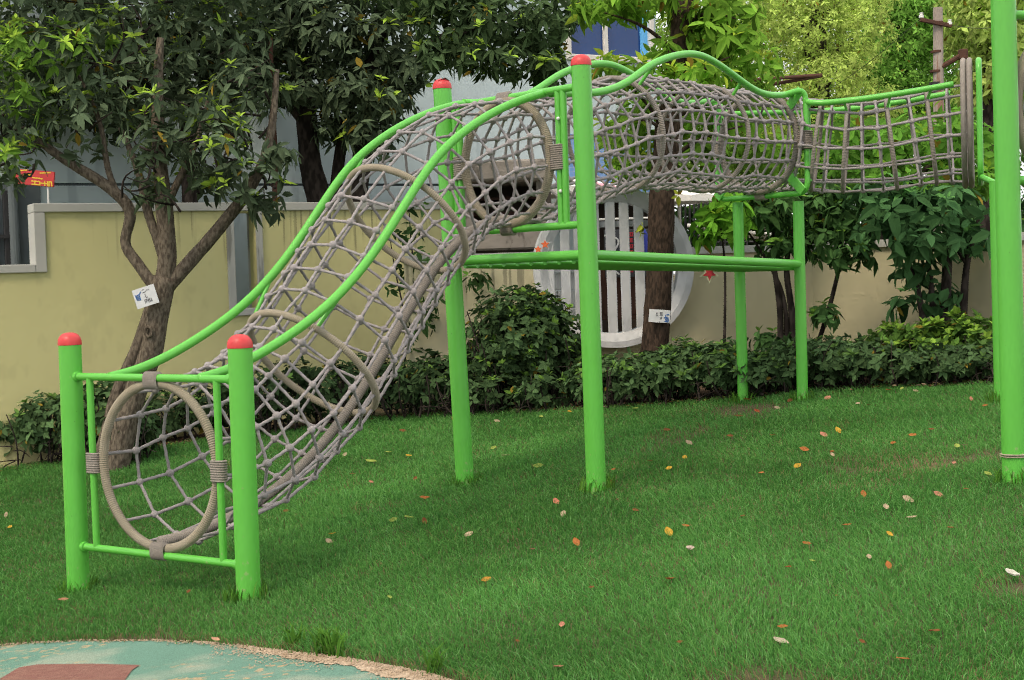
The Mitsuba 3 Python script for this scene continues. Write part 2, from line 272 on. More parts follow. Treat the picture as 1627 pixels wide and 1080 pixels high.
# ---------------------------------------------------------------- garden wall on the left (yellow, with coping and a slot) 
WO, WD = A(-4.58, 14.5), A(.881, .473); WD /= np.linalg.norm(WD); WN = A(WD[1], -WD[0], 0); WU = A(WD[0], WD[1], 0); ZZ = A(0, 0, 1)
def wall_s(x, o=WO, d=WD):
    k = (x - 813.5) / FOC; v = FWD + k * RGT; k = v[0] / v[1]
    return (k * o[1] - o[0]) / (d[0] - k * d[1])
def wz(x, y, o=WO, d=WD):
    q = o + d * wall_s(x, o, d)
    for _ in range(3):
        p = W(x, y, q[1]); s = ((p[:2] - o) @ d); q = o + d * s
    return s, W(x, y, q[1])[2]
ZT = wz(300, 322)[1]; ZL = wz(40, 420)[1]; s55, sR = wz(62, 360)[0], wz(700, 330)[0]
sl0, zl0 = wz(376, 490); sl1, _ = wz(407, 400); O3 = A(WO[0], WO[1], 0)
wall = thing('garden_wall', 'olive yellow rendered garden wall with pale coping and a narrow slot, behind the leaning tree', 'wall')
poly = Polygon([(-9, -1.2), (sR, -1.2), (sR, ZT - .02), (s55, ZT - .02), (s55, ZL - .02), (-9, ZL - .02)]).difference(sbox(sl0, zl0, sl1, ZT - .10))
obj('panel', extr(poly, .2, O3, WU, ZZ, -WN), 'yellow_wall', wall)
def trimbar(s0, s1, z0, z1, pr=.03, th=.30): return bx(O3 + WU * (s0 + s1) / 2 + ZZ * (z0 + z1) / 2 + WN * (pr - th / 2), (s1 - s0, th, z1 - z0), np.stack([WU, np.cross(ZZ, WU), ZZ], 1), .006)
obj('coping', trimbar(s55 - .05, sR + .02, ZT - .085, ZT), 'trim', wall)
obj('coping', trimbar(-9, s55 - .052, ZL - .08, ZL), 'trim', wall)
obj('pilaster', trimbar(s55 - .05, s55 + .055, ZL - .08, ZT - .087, .027), 'trim', wall)
obj('slot_surround', trimbar(sl0 - .08, sl0 - .001, zl0 - .09, ZT - .087, .027), 'trim', wall); obj('slot_surround', trimbar(sl1 + .001, sl1 + .07, zl0 - .09, ZT - .087, .027), 'trim', wall)
obj('slot_sill', trimbar(sl0, sl1, zl0 - .075, zl0, .035), 'trim', wall)
# ---------------------------------------------------------------- low wall with the round slatted window
LO, LD = A(-.62, 14.6), A(.9985, .055); LD /= np.linalg.norm(LD); LU = A(LD[0], LD[1], 0); LN = A(LD[1], -LD[0], 0); L3 = A(LO[0], LO[1], 0)
mc, mz = wz(973, 425, LO, LD); ZW = 1.755; RO, RI = .775, .635
low = thing('low_wall', 'low tan yellow wall with grey coping running behind the hedge and round window', 'wall')
hole = Point(mc, mz).buffer(RO - .03, 48); s2 = wz(1290, 420, LO, LD)[0]
obj('panel', extr(Polygon([(-.4, -.6), (s2, -.6), (s2, ZW - .01), (-.4, ZW - .01)]).difference(hole), .2, L3, LU, ZZ, -LN), 'low_wall', low)
CE = Polygon([(-.4, ZW - .07), (s2 - .002, ZW - .07), (s2 - .002, ZW), (-.4, ZW)]).difference(Point(mc, mz).buffer(RO + .002, 48))
for g in CE.geoms: obj('coping', extr(g, .27, L3 + LN * .035, LU, ZZ, -LN), 'trim', low)
e1 = L3 + LU * s2; e2 = A(*W(1640, 420, 12.6)[:2], 0); dd = (e2 - e1); ln = np.linalg.norm(dd); dd /= ln; dn = A(dd[1], -dd[0], 0)
obj('panel', extr(Polygon([(0, -.6), (ln, -.6), (ln, ZW - .01), (0, ZW - .01)]), .2, e1, dd, ZZ, -dn), 'low_wall', low)
obj('coping', extr(Polygon([(0, ZW - .07), (ln, ZW - .07), (ln, ZW), (0, ZW)]), .27, e1 + dn * .035, dd, ZZ, -dn), 'trim', low)
win = thing('round_window', 'round grey slatted window frame standing in the low wall behind the card tree', 'window')
prof = A([RI, .10], [RI, -.09], [RI + .08, -.15], [RO, -.15], [RO, .13], [RI + .06, .13], [RI, .10])
th = np.linspace(0, 2 * np.pi, 97); v = np.stack([np.outer(np.cos(th), prof[:, 0]), np.outer(np.sin(th), prof[:, 0]), np.tile(prof[:, 1], (97, 1))], -1)
v = L3 + LU * (mc + v[..., :1]) + ZZ * (mz + v[..., 1:2]) - LN * v[..., 2:]
i, j = np.meshgrid(np.arange(96), np.arange(6), indexing='ij'); a = i * 7 + j
ringm = trimesh.Trimesh(v.reshape(-1, 3), np.vstack([np.stack([a, a + 1, a + 8], -1).reshape(-1, 3), np.stack([a, a + 8, a + 7], -1).reshape(-1, 3)]), process=False)
obj('ring', ringm, 'grey_paint', win, 35)
for k, px in enumerate((872, 897.5, 919, 945, 970, 992, 1015, 1038, 1060)):
    s = wz(px, 420, LO, LD)[0]; hh = math.sqrt(max(.02, (RI + .04) ** 2 - (s - mc) ** 2))
    obj('slat', bx(L3 + LU * s + ZZ * mz + LN * .06, (.092, .05, 2 * hh), np.stack([LU, np.cross(ZZ, LU), ZZ], 1), .006), 'grey_paint', win)
zr = wz(1000, 355, LO, LD)[1]
obj('crossbar', bx(L3 + LU * mc + ZZ * zr - LN * .01, (2 * math.sqrt(RI ** 2 - (zr - mz) ** 2) + .03, .05, .06), np.stack([LU, np.cross(ZZ, LU), ZZ], 1), .005), 'grey_paint', win)
def star(ro, ri): return Polygon([((ro if k % 2 == 0 else ri) * math.sin(k * math.pi / 5), (ro if k % 2 == 0 else ri) * math.cos(k * math.pi / 5)) for k in range(10)])
def stars(px, py, r, o_d, ins, outs, label, name='star_ornament', up=1, cat_='star'):
    k = thing(name, label, cat_); p = W(px, py, o_d); u = A(1, .05, 0)
    obj('backing', extr(star(r, r * .5), .008, p, u, ZZ * up, A(0, -1, 0)), outs, k); obj('inset', extr(star(r * .72, r * .32), .006, p - A(0, .009, 0), u, ZZ * up, A(0, -1, 0)), ins, k)
    return k
stars(1127, 434, .075, 11.2, 'red_print', 'pale_print', 'small red star with pale border hanging upside down under the green platform bars', up=-1)
sk = stars(866, 388, .06, 14.36, 'orange_print', 'grey_paint', 'orange star stuck on the left slats of the round window')
obj('star_sticker', extr(star(.04, .018), .005, W(855, 396, 14.36), A(1, 0, 0), ZZ, A(0, -1, 0)), 'orange_print', sk)
# red star hangs on a thread from the platform
obj('thread', bar(W(1127, 428, 11.2), W(1127, 417, 11.2), .002, 5), 'cable', 'star_ornament')

# things behind the round window
def D(px, d): return W(px, 430, d)[0]
bw = thing('block_wall', 'low whitewashed block wall seen through the left part of the round window', 'wall')
xa, xb = D(835, 15.6), D(948, 15.6)
zb = W(900, 433, 15.6)[2]
for r_ in range(7):
    for c_ in range(4):
        w_ = (xb - xa) / 3.5; x0 = xa + (c_ - (.5 if r_ % 2 else 0)) * w_; x1 = min(x0 + w_, xb); x0 = max(x0, xa)
        if x1 - x0 > .05: obj('block', bx(((x0 + x1) / 2, 15.6 + .004 * ((r_ * 3 + c_) % 3), zb - .09 - r_ * .18), (x1 - x0 - .008, .18, .172), None, .006), 'white_block', bw)
obj('cap', bx(((xa + xb) / 2, 15.6, zb + .022), (xb - xa + .04, .24, .04), None, .006), 'white_block', bw)
nb = thing('notice_board', 'dark grey notice board with a white curve and red lettering behind the round window slats', 'notice board')
xa, xb = D(962, 15.7), D(1040, 15.7); za, zc = W(1000, 440, 15.7)[2], W(1000, 364, 15.7)[2]
obj('board', bx(((xa + xb) / 2, 15.75, (za + zc) / 2), (xb - xa, .04, zc - za), None, .006), 'board_grey', nb)
obj('curve', sweep(spl([W(x, y, 15.72) for x, y in [(960, 374), (974, 377), (982, 381), (980, 392), (977, 398), (979, 406), (970, 416), (975, 428), (984, 436)]], 30), .010, 6), 'white_paint', nb)
for k in range(7):
    y0 = 372 + k * 9.5; obj('lettering', cat([bx(W(1002 + dx, y0 + dy, 15.715), (wx, .012, wzz)) for dx, dy, wx, wzz in ((0, -2.5, .055, .010), (0, 2.5, .05, .012), (-3, 0, .012, .045), (3 - k % 2, 0, .012, .045), (0, 0, .012, .04))]), 'red_print', nb)
solo('folded_parasol', sweep([W(x, y, 15.5) for x, y in [(1021, 358), (1022, 375), (1024, 400), (1026, 415)]], [.005, .055, .035, .006], 8), 'blue_cloth', 'folded blue cloth parasol hanging beside the card tree trunk behind the slats', 'parasol', smooth=60)
solo('brown_door', cat([bx((D(1000, 15.9), 15.92, W(0, 485, 15.9)[2] - .0), (.62, .04, .72), None, .006)] + [bx((D(1000, 15.9) + dx, 15.9, W(0, 485, 15.9)[2]), (.12, .03, .62), None, .01) for dx in (-.22, 0, .22)]), 'brown_door', 'reddish brown boarded door low behind the round window slats', 'door')
solo('tiled_floor', sheet(D(840, 15), D(1090, 15), 14.75, 17.8, 4, 4, .20), 'old_concrete', 'pale worn floor slab just behind the round window', 'floor')
ms = thing('market_stall', 'dark stall of brown boards behind the middle of the round window', 'stall')
xa, xb = D(930, 16.3), D(1066, 16.3); z0s, z1s = W(1000, 560, 16.3)[2], W(1000, 312, 16.3)[2]
obj('back_panel', bx(((xa + xb) / 2, 17.2, (z0s + z1s) / 2), (xb - xa, .05, z1s - z0s)), 'brown_boards', ms); obj('roof', bx(((xa + xb) / 2, 16.75, z1s + .02), (xb - xa + .1, 1.0, .04), None, .008), 'dark_render', ms)
for x in (xa, xb): obj('side_panel', bx((x, 16.75, (z0s + z1s) / 2), (.04, .85, z1s - z0s - .002)), 'brown_boards', ms)
obj('rail', bar(A(xa, 16.3, W(1000, 347, 16.3)[2]), A(xb, 16.3, W(1000, 347, 16.3)[2]), .012, 8), 'white_paint', ms)
# kiosk with concrete roof behind the low wall
kd = 16.6; ki = thing('concrete_kiosk', 'old concrete kiosk with dark open front, seen through the rope tunnel', 'kiosk')
xa, xb = D(742, kd), D(872, kd)
def kz(y): return W(806, y, kd)[2]
roofm = bx(((xa + xb) / 2, kd + .5, kz(272)), (xb - xa + .12, 1.4, kz(256) - kz(288)), None, .02).subdivide().subdivide().subdivide()
vv = roofm.vertices + .05 * (mfbm(roofm.vertices * 6, 3, 3)[:, None] - .5) * A(1, 1, 1); roofm = trimesh.Trimesh(vv, roofm.faces)
obj('roof', roofm, 'old_concrete', ki)
for x in (xa + .04, xb - .06): obj('post', bx((x, kd, kz(345)), (.10, .10, kz(288) - kz(402)), None, .006), 'old_concrete', ki)
obj('back_wall', bx(((xa + xb) / 2, kd + 1.1, kz(345)), (xb - xa, .08, kz(280) - kz(430))), 'brown_boards', ki)
obj('side_wall', bx((xa - .02, kd + .55, kz(345)), (.06, 1.1, kz(280) - kz(430))), 'brown_boards', ki); obj('side_wall', bx((xb + .02, kd + .55, kz(345)), (.06, 1.1, kz(280) - kz(430))), 'brown_boards', ki)
obj('counter', bx(((xa + xb) / 2, kd - .06, kz(380)), (xb - xa + .06, .3, kz(362) - kz(396)), None, .02), 'old_concrete', ki)
for y in (310, 335): obj('shelf', bx(((xa + xb) / 2, kd + .8, kz(y)), (xb - xa - .05, .4, .03)), 'brown_door', ki)
# parasols behind
def parasol(px, py_top, py_rim, half, d, m, label, up):
    k = thing('parasol', label, 'parasol', None); c = W(px, py_rim, d); top = W(px, py_top, d); R_ = half * d / FOC
    for q in range(8):
        a0, a1 = q * math.pi / 4 + .2, (q + 1) * math.pi / 4 + .2
        e0, e1 = c + R_ * A(math.cos(a0), math.sin(a0), 0), c + R_ * A(math.cos(a1), math.sin(a1), 0); md = (e0 + e1) / 2 + A(0, 0, .03)
        f0, f1 = e0 - A(0, 0, .06), e1 - A(0, 0, .06)
        obj('panel', trimesh.Trimesh(np.array([top, e0, md, e1, f0, f1]), [[0, 1, 2], [0, 2, 3], [1, 4, 2], [4, 5, 2], [2, 5, 3]], process=False), m[q % len(m)], k)
    obj('pole', bar(top + A(0, 0, .05), A(top[0], top[1], gz(top[0], top[1]) - .1), .02, 8), 'white_paint', k)
parasol(918, 282, 303, 82, 18.5, ['pink_cloth', 'white_cloth', 'white_cloth', 'white_cloth', 'pink_cloth', 'white_cloth'], 'pink and white market parasol behind the slats left of the card tree', 0)
parasol(1078, 294, 314, 66, 17.2, ['white_cloth'], 'white market parasol right of the card tree trunk', 0)
solo('white_awning', cat([bx(W(1140 + k * 34, 362 + 3 * (k % 2), 16.4), (.26, .9, .02), basis((1, 0, -.25), (0, .2, 1))) for k in range(3)] + [bar(W(1092, 358, 16), W(1225, 372, 16), .02, 8)]), 'white_cloth', 'sagging white sheet awning over the low wall beside the first slim green post', 'awning')
fb = thing('black_railing', 'black upright bar railing behind the low wall to the right of the card tree', 'railing')
for k in range(16): obj('bar', bar(W(1082 + 7 * k, 392, 17.8), W(1082 + 7 * k, 296, 17.8), .012, 6), 'black_metal', fb)
for y in (300, 386): obj('rail', bar(W(1070, y, 17.83), W(1200, y - 2, 17.83), .016, 6), 'black_metal', fb)

# ---------------------------------------------------------------- building
BO = WO + 1.6 * A(-WD[1], WD[0]); B3 = A(BO[0], BO[1], 0); bR = np.stack([WU, np.cross(ZZ, WU), ZZ], 1)
def bz(x, y): return wz(x, y, BO, WD)
def bbox(s0, s1, z0, z1, pr, th, bev=0): return bx(B3 + WU * (s0 + s1) / 2 + ZZ * (z0 + z1) / 2 + WN * (pr - th / 2), (s1 - s0, th, z1 - z0), bR, bev)
bl = thing('building', 'pale blue grey rendered building with blue glass window behind the dark trees', 'building')
sE, zg = bz(1042, 60)[0], bz(300, 295)[1]; w0, zwb = bz(906, 86); w1 = bz(1031, 60)[0]; zwt = zwb + 1.5
up_ = Polygon([(-6, zg + .03), (sE, zg + .03), (sE, 9), (-6, 9)]).difference(sbox(w0, zwb, w1, zwt))
obj('wall', extr(up_, .3, B3, WU, ZZ, -WN), 'building_wall', bl)
obj('plinth', bbox(-6, sE, -1, zg, .0, .3), 'building_wall', bl); obj('joint', bbox(-6, sE, zg - .02, zg + .05, -.05, .2), 'dark_render', bl)
side = A(-WD[1], WD[0], 0); obj('end_wall', bx(B3 + WU * (sE - .15) + side * 3.3 + ZZ * 4, (.296, 6, 9.9), bR), 'building_wall', bl)
wi = key('window', bl); scene[wi] = ply_(cat([bbox(w0 - .06, w1 + .06, zwb - .07, zwb, .05, .2, .006), bbox(w0 - .06, w1 + .06, zwt, zwt + .06, .05, .2, .006), bbox(w0 - .06, w0, zwb, zwt, .045, .2, .006), bbox(w1, w1 + .06, zwb, zwt, .045, .2, .006)]), 'window_frame')
wm = bz(964.5, 40)[0]
obj('mullion', bbox(wm - .028, wm + .028, zwb, zwt, -.02, .08, .005), 'window_frame', wi)
obj('pane', bbox(w0, wm - .029, zwb, zwt, -.07, .02), 'blue_glass', wi); wj = bz(1021, 40)[0]; obj('pane', bbox(wm + .029, wj, zwb, zwt, -.07, .02), 'blue_glass', wi); obj('side_strip', bbox(wj + .001, w1, zwb, zwt, -.03, .06), 'sky_blue', wi)
t0, zt0 = bz(884, 305); t1, zt1 = bz(1016, 215); obj('tile_panel', bbox(t0, sE - .004, zt0, zt1, .015, .04), 'blue_tile', bl)
# grilled opening at the far left
g0, z0_ = bz(-60, 418); g1, z1_ = bz(26, 318); obj('dark_panel', bbox(g0 - 1.5, bz(66, 360)[0], z0_ - .4, z1_ + .16, .02, .04), 'dark_render', bl)
gr = key('grille', bl); scene[gr] = ply_(bbox(g0 - 1, g1, bz(10, 376)[1] - .02, bz(10, 376)[1] + .02, .10, .03), 'black_metal')
for x in (-28, -10, 9): obj('bar', bbox(bz(x, 360)[0] - .03, bz(x, 360)[0] + .03, z0_ - .3, z1_ + .1, .075, .05, .008), 'black_metal', gr)
obj('drainpipe', bar(B3 + WU * bz(20, 360)[0] + WN * .09 + ZZ * 1, B3 + WU * bz(20, 360)[0] + WN * .09 + ZZ * (z1_ + .3), .05, 12), 'dark_render', bl)
# banner on a stick
bp = [W(24, 268, 15.4), W(86, 273, 15.4), W(86, 297, 15.4), W(30, 294, 15.4)]
ban = thing('red_sign', 'red sign with yellow lettering on a white stick above the garden wall', 'sign')
u_ = bp[1] - bp[0]; lw = np.linalg.norm(u_); u_ /= lw; hz = .155
bo = bp[0] - ZZ * hz
obj('board', bx(bo + u_ * lw / 2 + ZZ * hz / 2, (lw, .025, hz), basis(u_), .004), 'red_cap', ban)
def strokes(o, u, w, n, ss_, th, dp=.004):
    out = []
    for x0, y0, x1, y1 in ss_:
        p, q = o + u * x0 + w * y0, o + u * x1 + w * y1; d = q - p; L = np.linalg.norm(d)
        out.append(bx((p + q) / 2 + n * dp / 2, (L + th, dp, th), basis(d, np.cross(d, -n) / L)))
    return cat(out)
nb_ = A(u_[1], -u_[0], 0)
obj('lettering', strokes(bo + nb_ * .0126, u_, ZZ, nb_, [(.17, .012, .235, .012), (.17, .045, .235, .045), (.20, .012, .20, .045), (.25, .03, .29, .03), (.25, .012, .25, .045), (.30, .01, .30, .05), (.33, .01, .33, .05), (.30, .03, .33, .03), (.345, .01, .345, .05), (.37, .01, .37, .05), (.345, .05, .37, .05), (.05, .07, .16, .10), (.09, .10, .18, .12), (.18, .08, .28, .075), (.26, .13, .36, .145), (.02, .135, .12, .15)], .012), 'yellow_print', ban)
obj('stick', bar(W(76, 296, 15.41), W(78, 345, 15.41), .010, 6), 'white_paint', ban)
# ---------------------------------------------------------------- the rope climbing tunnel
tun = thing('climbing_tunnel', 'green steel climbing tunnel with grey rope net rising from lawn to raised platform', 'climbing tunnel')
PA, PB, PC, PD, PE, PF, PG = A(-2.267, 7.7, 0), A(-1.268, 7.0, -.02), A(-.321, 9.55, .26), A(.462, 8.7, .27), A(1.818, 11.95, .45), A(2.202, 11.5, .49), A(3.27, 10.1, .55)
def dome(r, h, c, up=ZZ):
    a = np.linspace(0, 1, 7); pr = np.r_[[[r, -.012], [r, 0]], np.c_[r * np.cos(a * np.pi / 2) ** .8, h * np.sin(a * np.pi / 2)][1:-1], [[0, h]]]
    m = trimesh.creation.revolve(pr, sections=32); v = m.vertices @ np.stack([np.cross(A(0, 1, 0), up), A(0, 1, 0), up], 1).T + c
    return trimesh.Trimesh(v, m.faces)
def post(base, top, r, cap=True, parent=tun):
    b = base - A(0, 0, .3); k = obj('post', sweep([b, lerp(b, top, .3), lerp(b, top, .7), top], r, 32), 'green_paint', parent, 40)
    if cap: obj('cap', dome(r + .003, .052, top + ZZ * .013), 'red_cap', k, 40)
    return k
post(PA, A(-2.255, 7.7, 1.235), .057); post(PB, A(-1.262, 7.0, 1.22), .057); post(PC, A(-.388, 9.55, 2.705), .057); post(PD, A(.446, 8.7, 2.705), .057)
post(PE, A(1.815, 11.95, 2.045), .042, False); post(PF, A(2.206, 11.5, 2.02), .042, False); post(PG, A(3.262, 10.1, 2.05), .048, False)
gA, gB, gC = A(-1.745, 7.35), A(.01, 9.16), A(1.96, 11.7); gR = A(3.45, 11.33)
fdir = [A(.99, -.7), A(.813, -.85), A(.65, -.76), A(-.36, -.93)]
fn = [A(-q[1], q[0], 0) / np.linalg.norm(q) for q in fdir]; fn[3] = A(.93, -.36, 0)
class Seg:
    def __init__(s, p0, p1, us, zs, rs, n0, n1):
        s.p0, s.p1, s.n0, s.n1 = p0, p1, n0, n1; s.z = CubicSpline(us, zs, bc_type='clamped'); s.r = PchipInterpolator(us, rs)
        h = np.linalg.norm(p1 - p0); u = np.linspace(0, 1, 200); s.len = np.sum(np.hypot(h / 199, np.diff(s.z(u))))
        s.arc = np.r_[0, np.cumsum(np.hypot(h / 199, np.diff(s.z(u))))] / s.len; s.uu = u
    def u_of(s, a): return np.interp(a, s.arc, s.uu)
    def at(s, u, phi, dr_=0.0):
        """point of the net surface: u along, phi round (0 = near side, pi/2 = top)"""
        c = np.r_[lerp(s.p0, s.p1, u), s.z(u)]; d = s.p1 - s.p0; t = np.r_[d, s.z(u, 1)]; t /= np.linalg.norm(t)
        w0, w1 = max(0, 1 - u / .22), max(0, 1 - (1 - u) / .22); t = t * (1 - w0) * (1 - w1) + s.n0 * w0 + s.n1 * w1; t /= np.linalg.norm(t)
        L = np.cross(t, ZZ); L /= np.linalg.norm(L); U = np.cross(L, t); r = s.r(u) + dr_
        return c + r * (np.cos(phi) * L + np.sin(phi) * U)
S1 = Seg(gA, gB, [0, .386, .665, 1], [.642, 1.08, 1.85, 2.2], [.405, .395, .39, .37], fn[0], fn[1])
S2 = Seg(gB, gC, [0, .366, .728, 1], [2.2, 2.43, 2.47, 2.485], [.37, .378, .375, .375], fn[1], fn[2])
S3 = Seg(gC, gR, [0, .5, 1], [2.485, 2.41, 2.478], [.375, .335, .37], fn[2], fn[3])
def wrapped(p, r, closed, pitch=.011, sides=14):
    L = np.linalg.norm(np.diff(np.vstack([p, p[:1]]) if closed else p, axis=0), axis=1).sum(); n = int(L / pitch * 2)
    q = spl(p, n, closed); return sweep(q, r * (.93 + .17 * (np.arange(n) % 2)), sides, closed)
def rope(p, r, fancy, closed=False, seed=0):
    p = np.asarray(p)
    L = np.linalg.norm(np.diff(np.vstack([p, p[:1]]) if closed else p, axis=0), axis=1)
    m = int(max(1, round(L.mean() / (.010 if fancy else .055)))); pp = np.vstack([p, p[:1]]) if closed else p
    q = np.vstack([lerp(a, b, np.linspace(0, 1, m, endpoint=False)[:, None]) for a, b in zip(pp, pp[1:])] + ([] if closed else [pp[-1:]]))
    if fancy: return sweep(q, r, 9, closed, prof=lambda i, a: 1 + .14 * np.cos(3 * a - i * .010 / .055 * 6.28))
    return sweep(q, r, 7, closed)
rng = np.random.default_rng(3)
NJ = 14
KN = trimesh.creation.icosphere(subdivisions=2, radius=1.0)
knot_ply = {}
stuff_knots = []
def net(seg, step, fancy, material, skip, knots_as_parts, rr=.0083, NJ=14):
    n = int(round(seg.len / step)); U = seg.u_of(np.arange(n + 1) / n); ph = (np.arange(NJ) + .5) * 2 * np.pi / NJ + .12
    P = np.array([[seg.at(u, f + rng.normal(0, .012), rng.normal(0, .003)) for f in ph] for u in U])
    P[1:-1] += rng.normal(0, .004, P[1:-1].shape)
    for j in range(NJ): obj('rope', rope(P[:, j], rr, fancy), material, tun, True)
    for i in range(1, n):
        if min(abs(U[i] - k) for k in skip) * seg.len < step * .45: continue
        obj('rope', rope(P[i] + (0 if fancy else 0), rr * .95, fancy, True), material, tun, True)
        for j in range(NJ):
            sc = rng.uniform(.0190, .0222); q = P[i, j]
            if knots_as_parts:
                if material not in knot_ply: knot_ply[material] = ply_(KN, material, True)
                k = key('knot', tun); scene[k] = {**knot_ply[material], 'to_world': T().translate(q.tolist()).rotate([.6, .8, 0], float(rng.uniform(0, 180))).scale([sc, sc * 1.06, sc * .97])}
            else: stuff_knots.append(trimesh.Trimesh(KN1.vertices * sc + q, KN1.faces, process=False))
KN1 = trimesh.creation.icosphere(subdivisions=1, radius=1.0)
net(S1, .163, True, 'rope_grey', [.386, .665], True)
net(S2, .15, False, 'rope_grey', [.366, .728], False, .0096, 16)
net(S3, .125, False, 'rope_grey', [.28, .42, .64, .83], False, .0096)
sk_ = obj('knot_mass', cat(stuff_knots), 'rope_grey', tun, True); labels[sk_] = {'kind': 'stuff', 'label': 'dark rope knots of the far half of the net'}
PH = np.linspace(0, 2 * np.pi, 40, endpoint=False)
def ring(seg, u, r, m, dr_=0.0, parent=tun, pitch=.011): return obj('ring', wrapped(np.array([seg.at(u, f, dr_) for f in PH]), r, True, pitch), m, parent, 32)
ring(S1, .0, .022, 'rope_tan', .0); ring(S1, .386, .019, 'rope_tan'); ring(S1, .665, .019, 'rope_tan')
ring(S1, .995, .026, 'rope_tan', .0)
for u in (.366, .728): ring(S2, u, .017, 'rope_worn')
ring(S2, .99, .023, 'rope_worn')
for u in (.28, .42, .64, .83): ring(S3, u, .014, 'rope_worn')
# big double ring at the right end, seen edge-on
L3d = A(.30, .95, 0); L3d /= np.linalg.norm(L3d); rc = A(gR[0], gR[1], 2.55)
for off in (-.022, .022): obj('ring', wrapped(np.array([rc + A(L3d[1], -L3d[0], 0) * off + .465 * (math.cos(f) * L3d + math.sin(f) * ZZ) for f in PH]), .019, True), 'rope_worn', tun, True)
# spine pole along the bottom of the first stretch
obj('spine', wrapped(np.array([S1.at(u, -1.62, -.03) for u in np.linspace(0, 1, 24)]), .026, False), 'rope_worn', tun, 32)
def lash(c, axis, lat, L, a, b, m='rope_worn', n=9, parent=tun):
    axis = axis / np.linalg.norm(axis); lat = lat - axis * (lat @ axis); lat /= np.linalg.norm(lat); t3 = np.cross(axis, lat); out = []
    ang = np.arange(16) * np.pi / 8
    x = np.linspace(-.5, .5, 2 * n + 1); k = .92 + .15 * (np.arange(2 * n + 1) % 2); k[[0, -1]] = .8
    cs, sn = np.sign(np.cos(ang)) * np.abs(np.cos(ang)) ** .8, np.sign(np.sin(ang)) * np.abs(np.sin(ang)) ** .8
    v = (c + axis * (x * L)[:, None, None] + k[:, None, None] * (a * cs[None, :, None] * lat + b * sn[None, :, None] * t3)).reshape(-1, 3)
    i, j = np.meshgrid(np.arange(2 * n), np.arange(16), indexing='ij'); q = np.stack([i * 16 + j, i * 16 + (j + 1) % 16, (i + 1) * 16 + (j + 1) % 16, (i + 1) * 16 + j], -1).reshape(-1, 4)
    mm = trimesh.Trimesh(v, np.vstack([q[:, [0, 1, 2]], q[:, [0, 2, 3]]]), process=False); mm.fix_normals()
    return obj('lashing', mm, m, parent, 30)
# gate frame
d0 = (PB - PA) * A(1, 1, 0); gl = np.linalg.norm(d0); d0 /= gl; gate0 = A(PA[0], PA[1], 0)
def gp(s, z): return gate0 + d0 * s + ZZ * z
for z in (1.075, .205):
    k = obj('crossbar', bar(gp(.03, z), gp(gl - .03, z), .019), 'green_paint', tun, 40)
    for s in (.062, gl - .062): obj('collar', sweep([gp(s - .014, z), gp(s - .012, z), gp(s + .012, z), gp(s + .014, z)], [.022, .026, .026, .022], 18), 'green_paint', k, 40)
for s in (.160, gl - .155): obj('upright', bar(gp(s, .205), gp(s, 1.075), .018), 'green_paint', tun, 40)
gc = .5 * gl + .015
lash(gp(gc, 1.062), d0, ZZ, .095, .042, .027); lash(gp(gc, .226), d0, ZZ, .095, .042, .027)
lash(gp(.165, .64), ZZ, d0, .105, .046, .028); lash(gp(gl - .163, .64), ZZ, d0, .105, .046, .028)
dE = A(.65, -.76, 0); dE /= np.linalg.norm(dE); e0 = A(gC[0], gC[1], 0) + dE * .0
def ep(s, z): return e0 + dE * s + ZZ * z
nE = A(-dE[1], dE[0], 0)
# handrails
def near_phi(seg, u, a): return min((seg.at(u, f) for f in np.linspace(0, 6.28, 90)), key=lambda q: np.linalg.norm(q - a))
zr1 = CubicSpline([0, .13, .21, .31, .4, .484, .556, .637, .718, .8, .89, 1.0], [1.075, 1.15, 1.235, 1.37, 1.535, 1.74, 1.945, 2.16, 2.31, 2.42, 2.51, 2.585])
zr2 = CubicSpline([0, .1, .2, .27, .34, .42, .48, .545, .62, .72, .8, .9, 1.0], [2.585, 2.61, 2.66, 2.735, 2.84, 2.925, 2.965, 2.98, 2.945, 2.86, 2.80, 2.795, 2.84])
def offp(p0, p1, u, o): d = p1 - p0; n_ = A(d[1], -d[0]) / np.linalg.norm(d); return p0 + d * u + n_ * o
for o in (.33, -.33):
    sh = -.025 if o < 0 else 0
    p = np.array([np.r_[offp(gA, gB, u, o), zr1(np.clip(u - sh, 0, 1))] for u in np.linspace(0, 1, 60)])
    p[0] = gp(gc + (o if o > 0 else o + .02), 1.075); k = obj('handrail', sweep(p, .024, 18), 'green_paint', tun, True)
    for u in (.386, .665):
        a = np.r_[offp(gA, gB, u, o), zr1(np.clip(u - sh, 0, 1))]; obj('stub', bar(a, near_phi(S1, u, a), .012, 10), 'green_paint', k, 40)
    p = np.array([np.r_[offp(gB, gC, u, o), zr2(np.clip(u + (.03 if o < 0 else 0), 0, 1))] for u in np.linspace(0.0, .97, 70)])
    k = obj('handrail', sweep(p, .024, 18), 'green_paint', tun, True)
    for u in (.366, .728):
        a = np.r_[offp(gB, gC, u, o), zr2(u)]; obj('stub', bar(a, near_phi(S2, u, a), .012, 10), 'green_paint', k, 40)
    zr3 = CubicSpline([0, .3, .5, .65, .8, .93], [2.77, 2.735, 2.745, 2.765, 2.79, 2.815])
    p = spl(np.vstack([[ep(.45 * np.sign(o), 2.752)], [np.r_[offp(gC, gR, u, o * .9), zr3(u)] for u in np.linspace(.30, .93, 8)]]), 44)
    k = obj('handrail', sweep(p, .022, 16), 'green_paint', tun, True)
    for u in (.42, .64, .83): obj('stub', bar(np.r_[offp(gC, gR, u, o * .9), zr3(u)], near_phi(S3, u, np.r_[offp(gC, gR, u, o * .9), zr3(u)]), .010, 8), 'green_paint', k, 40)
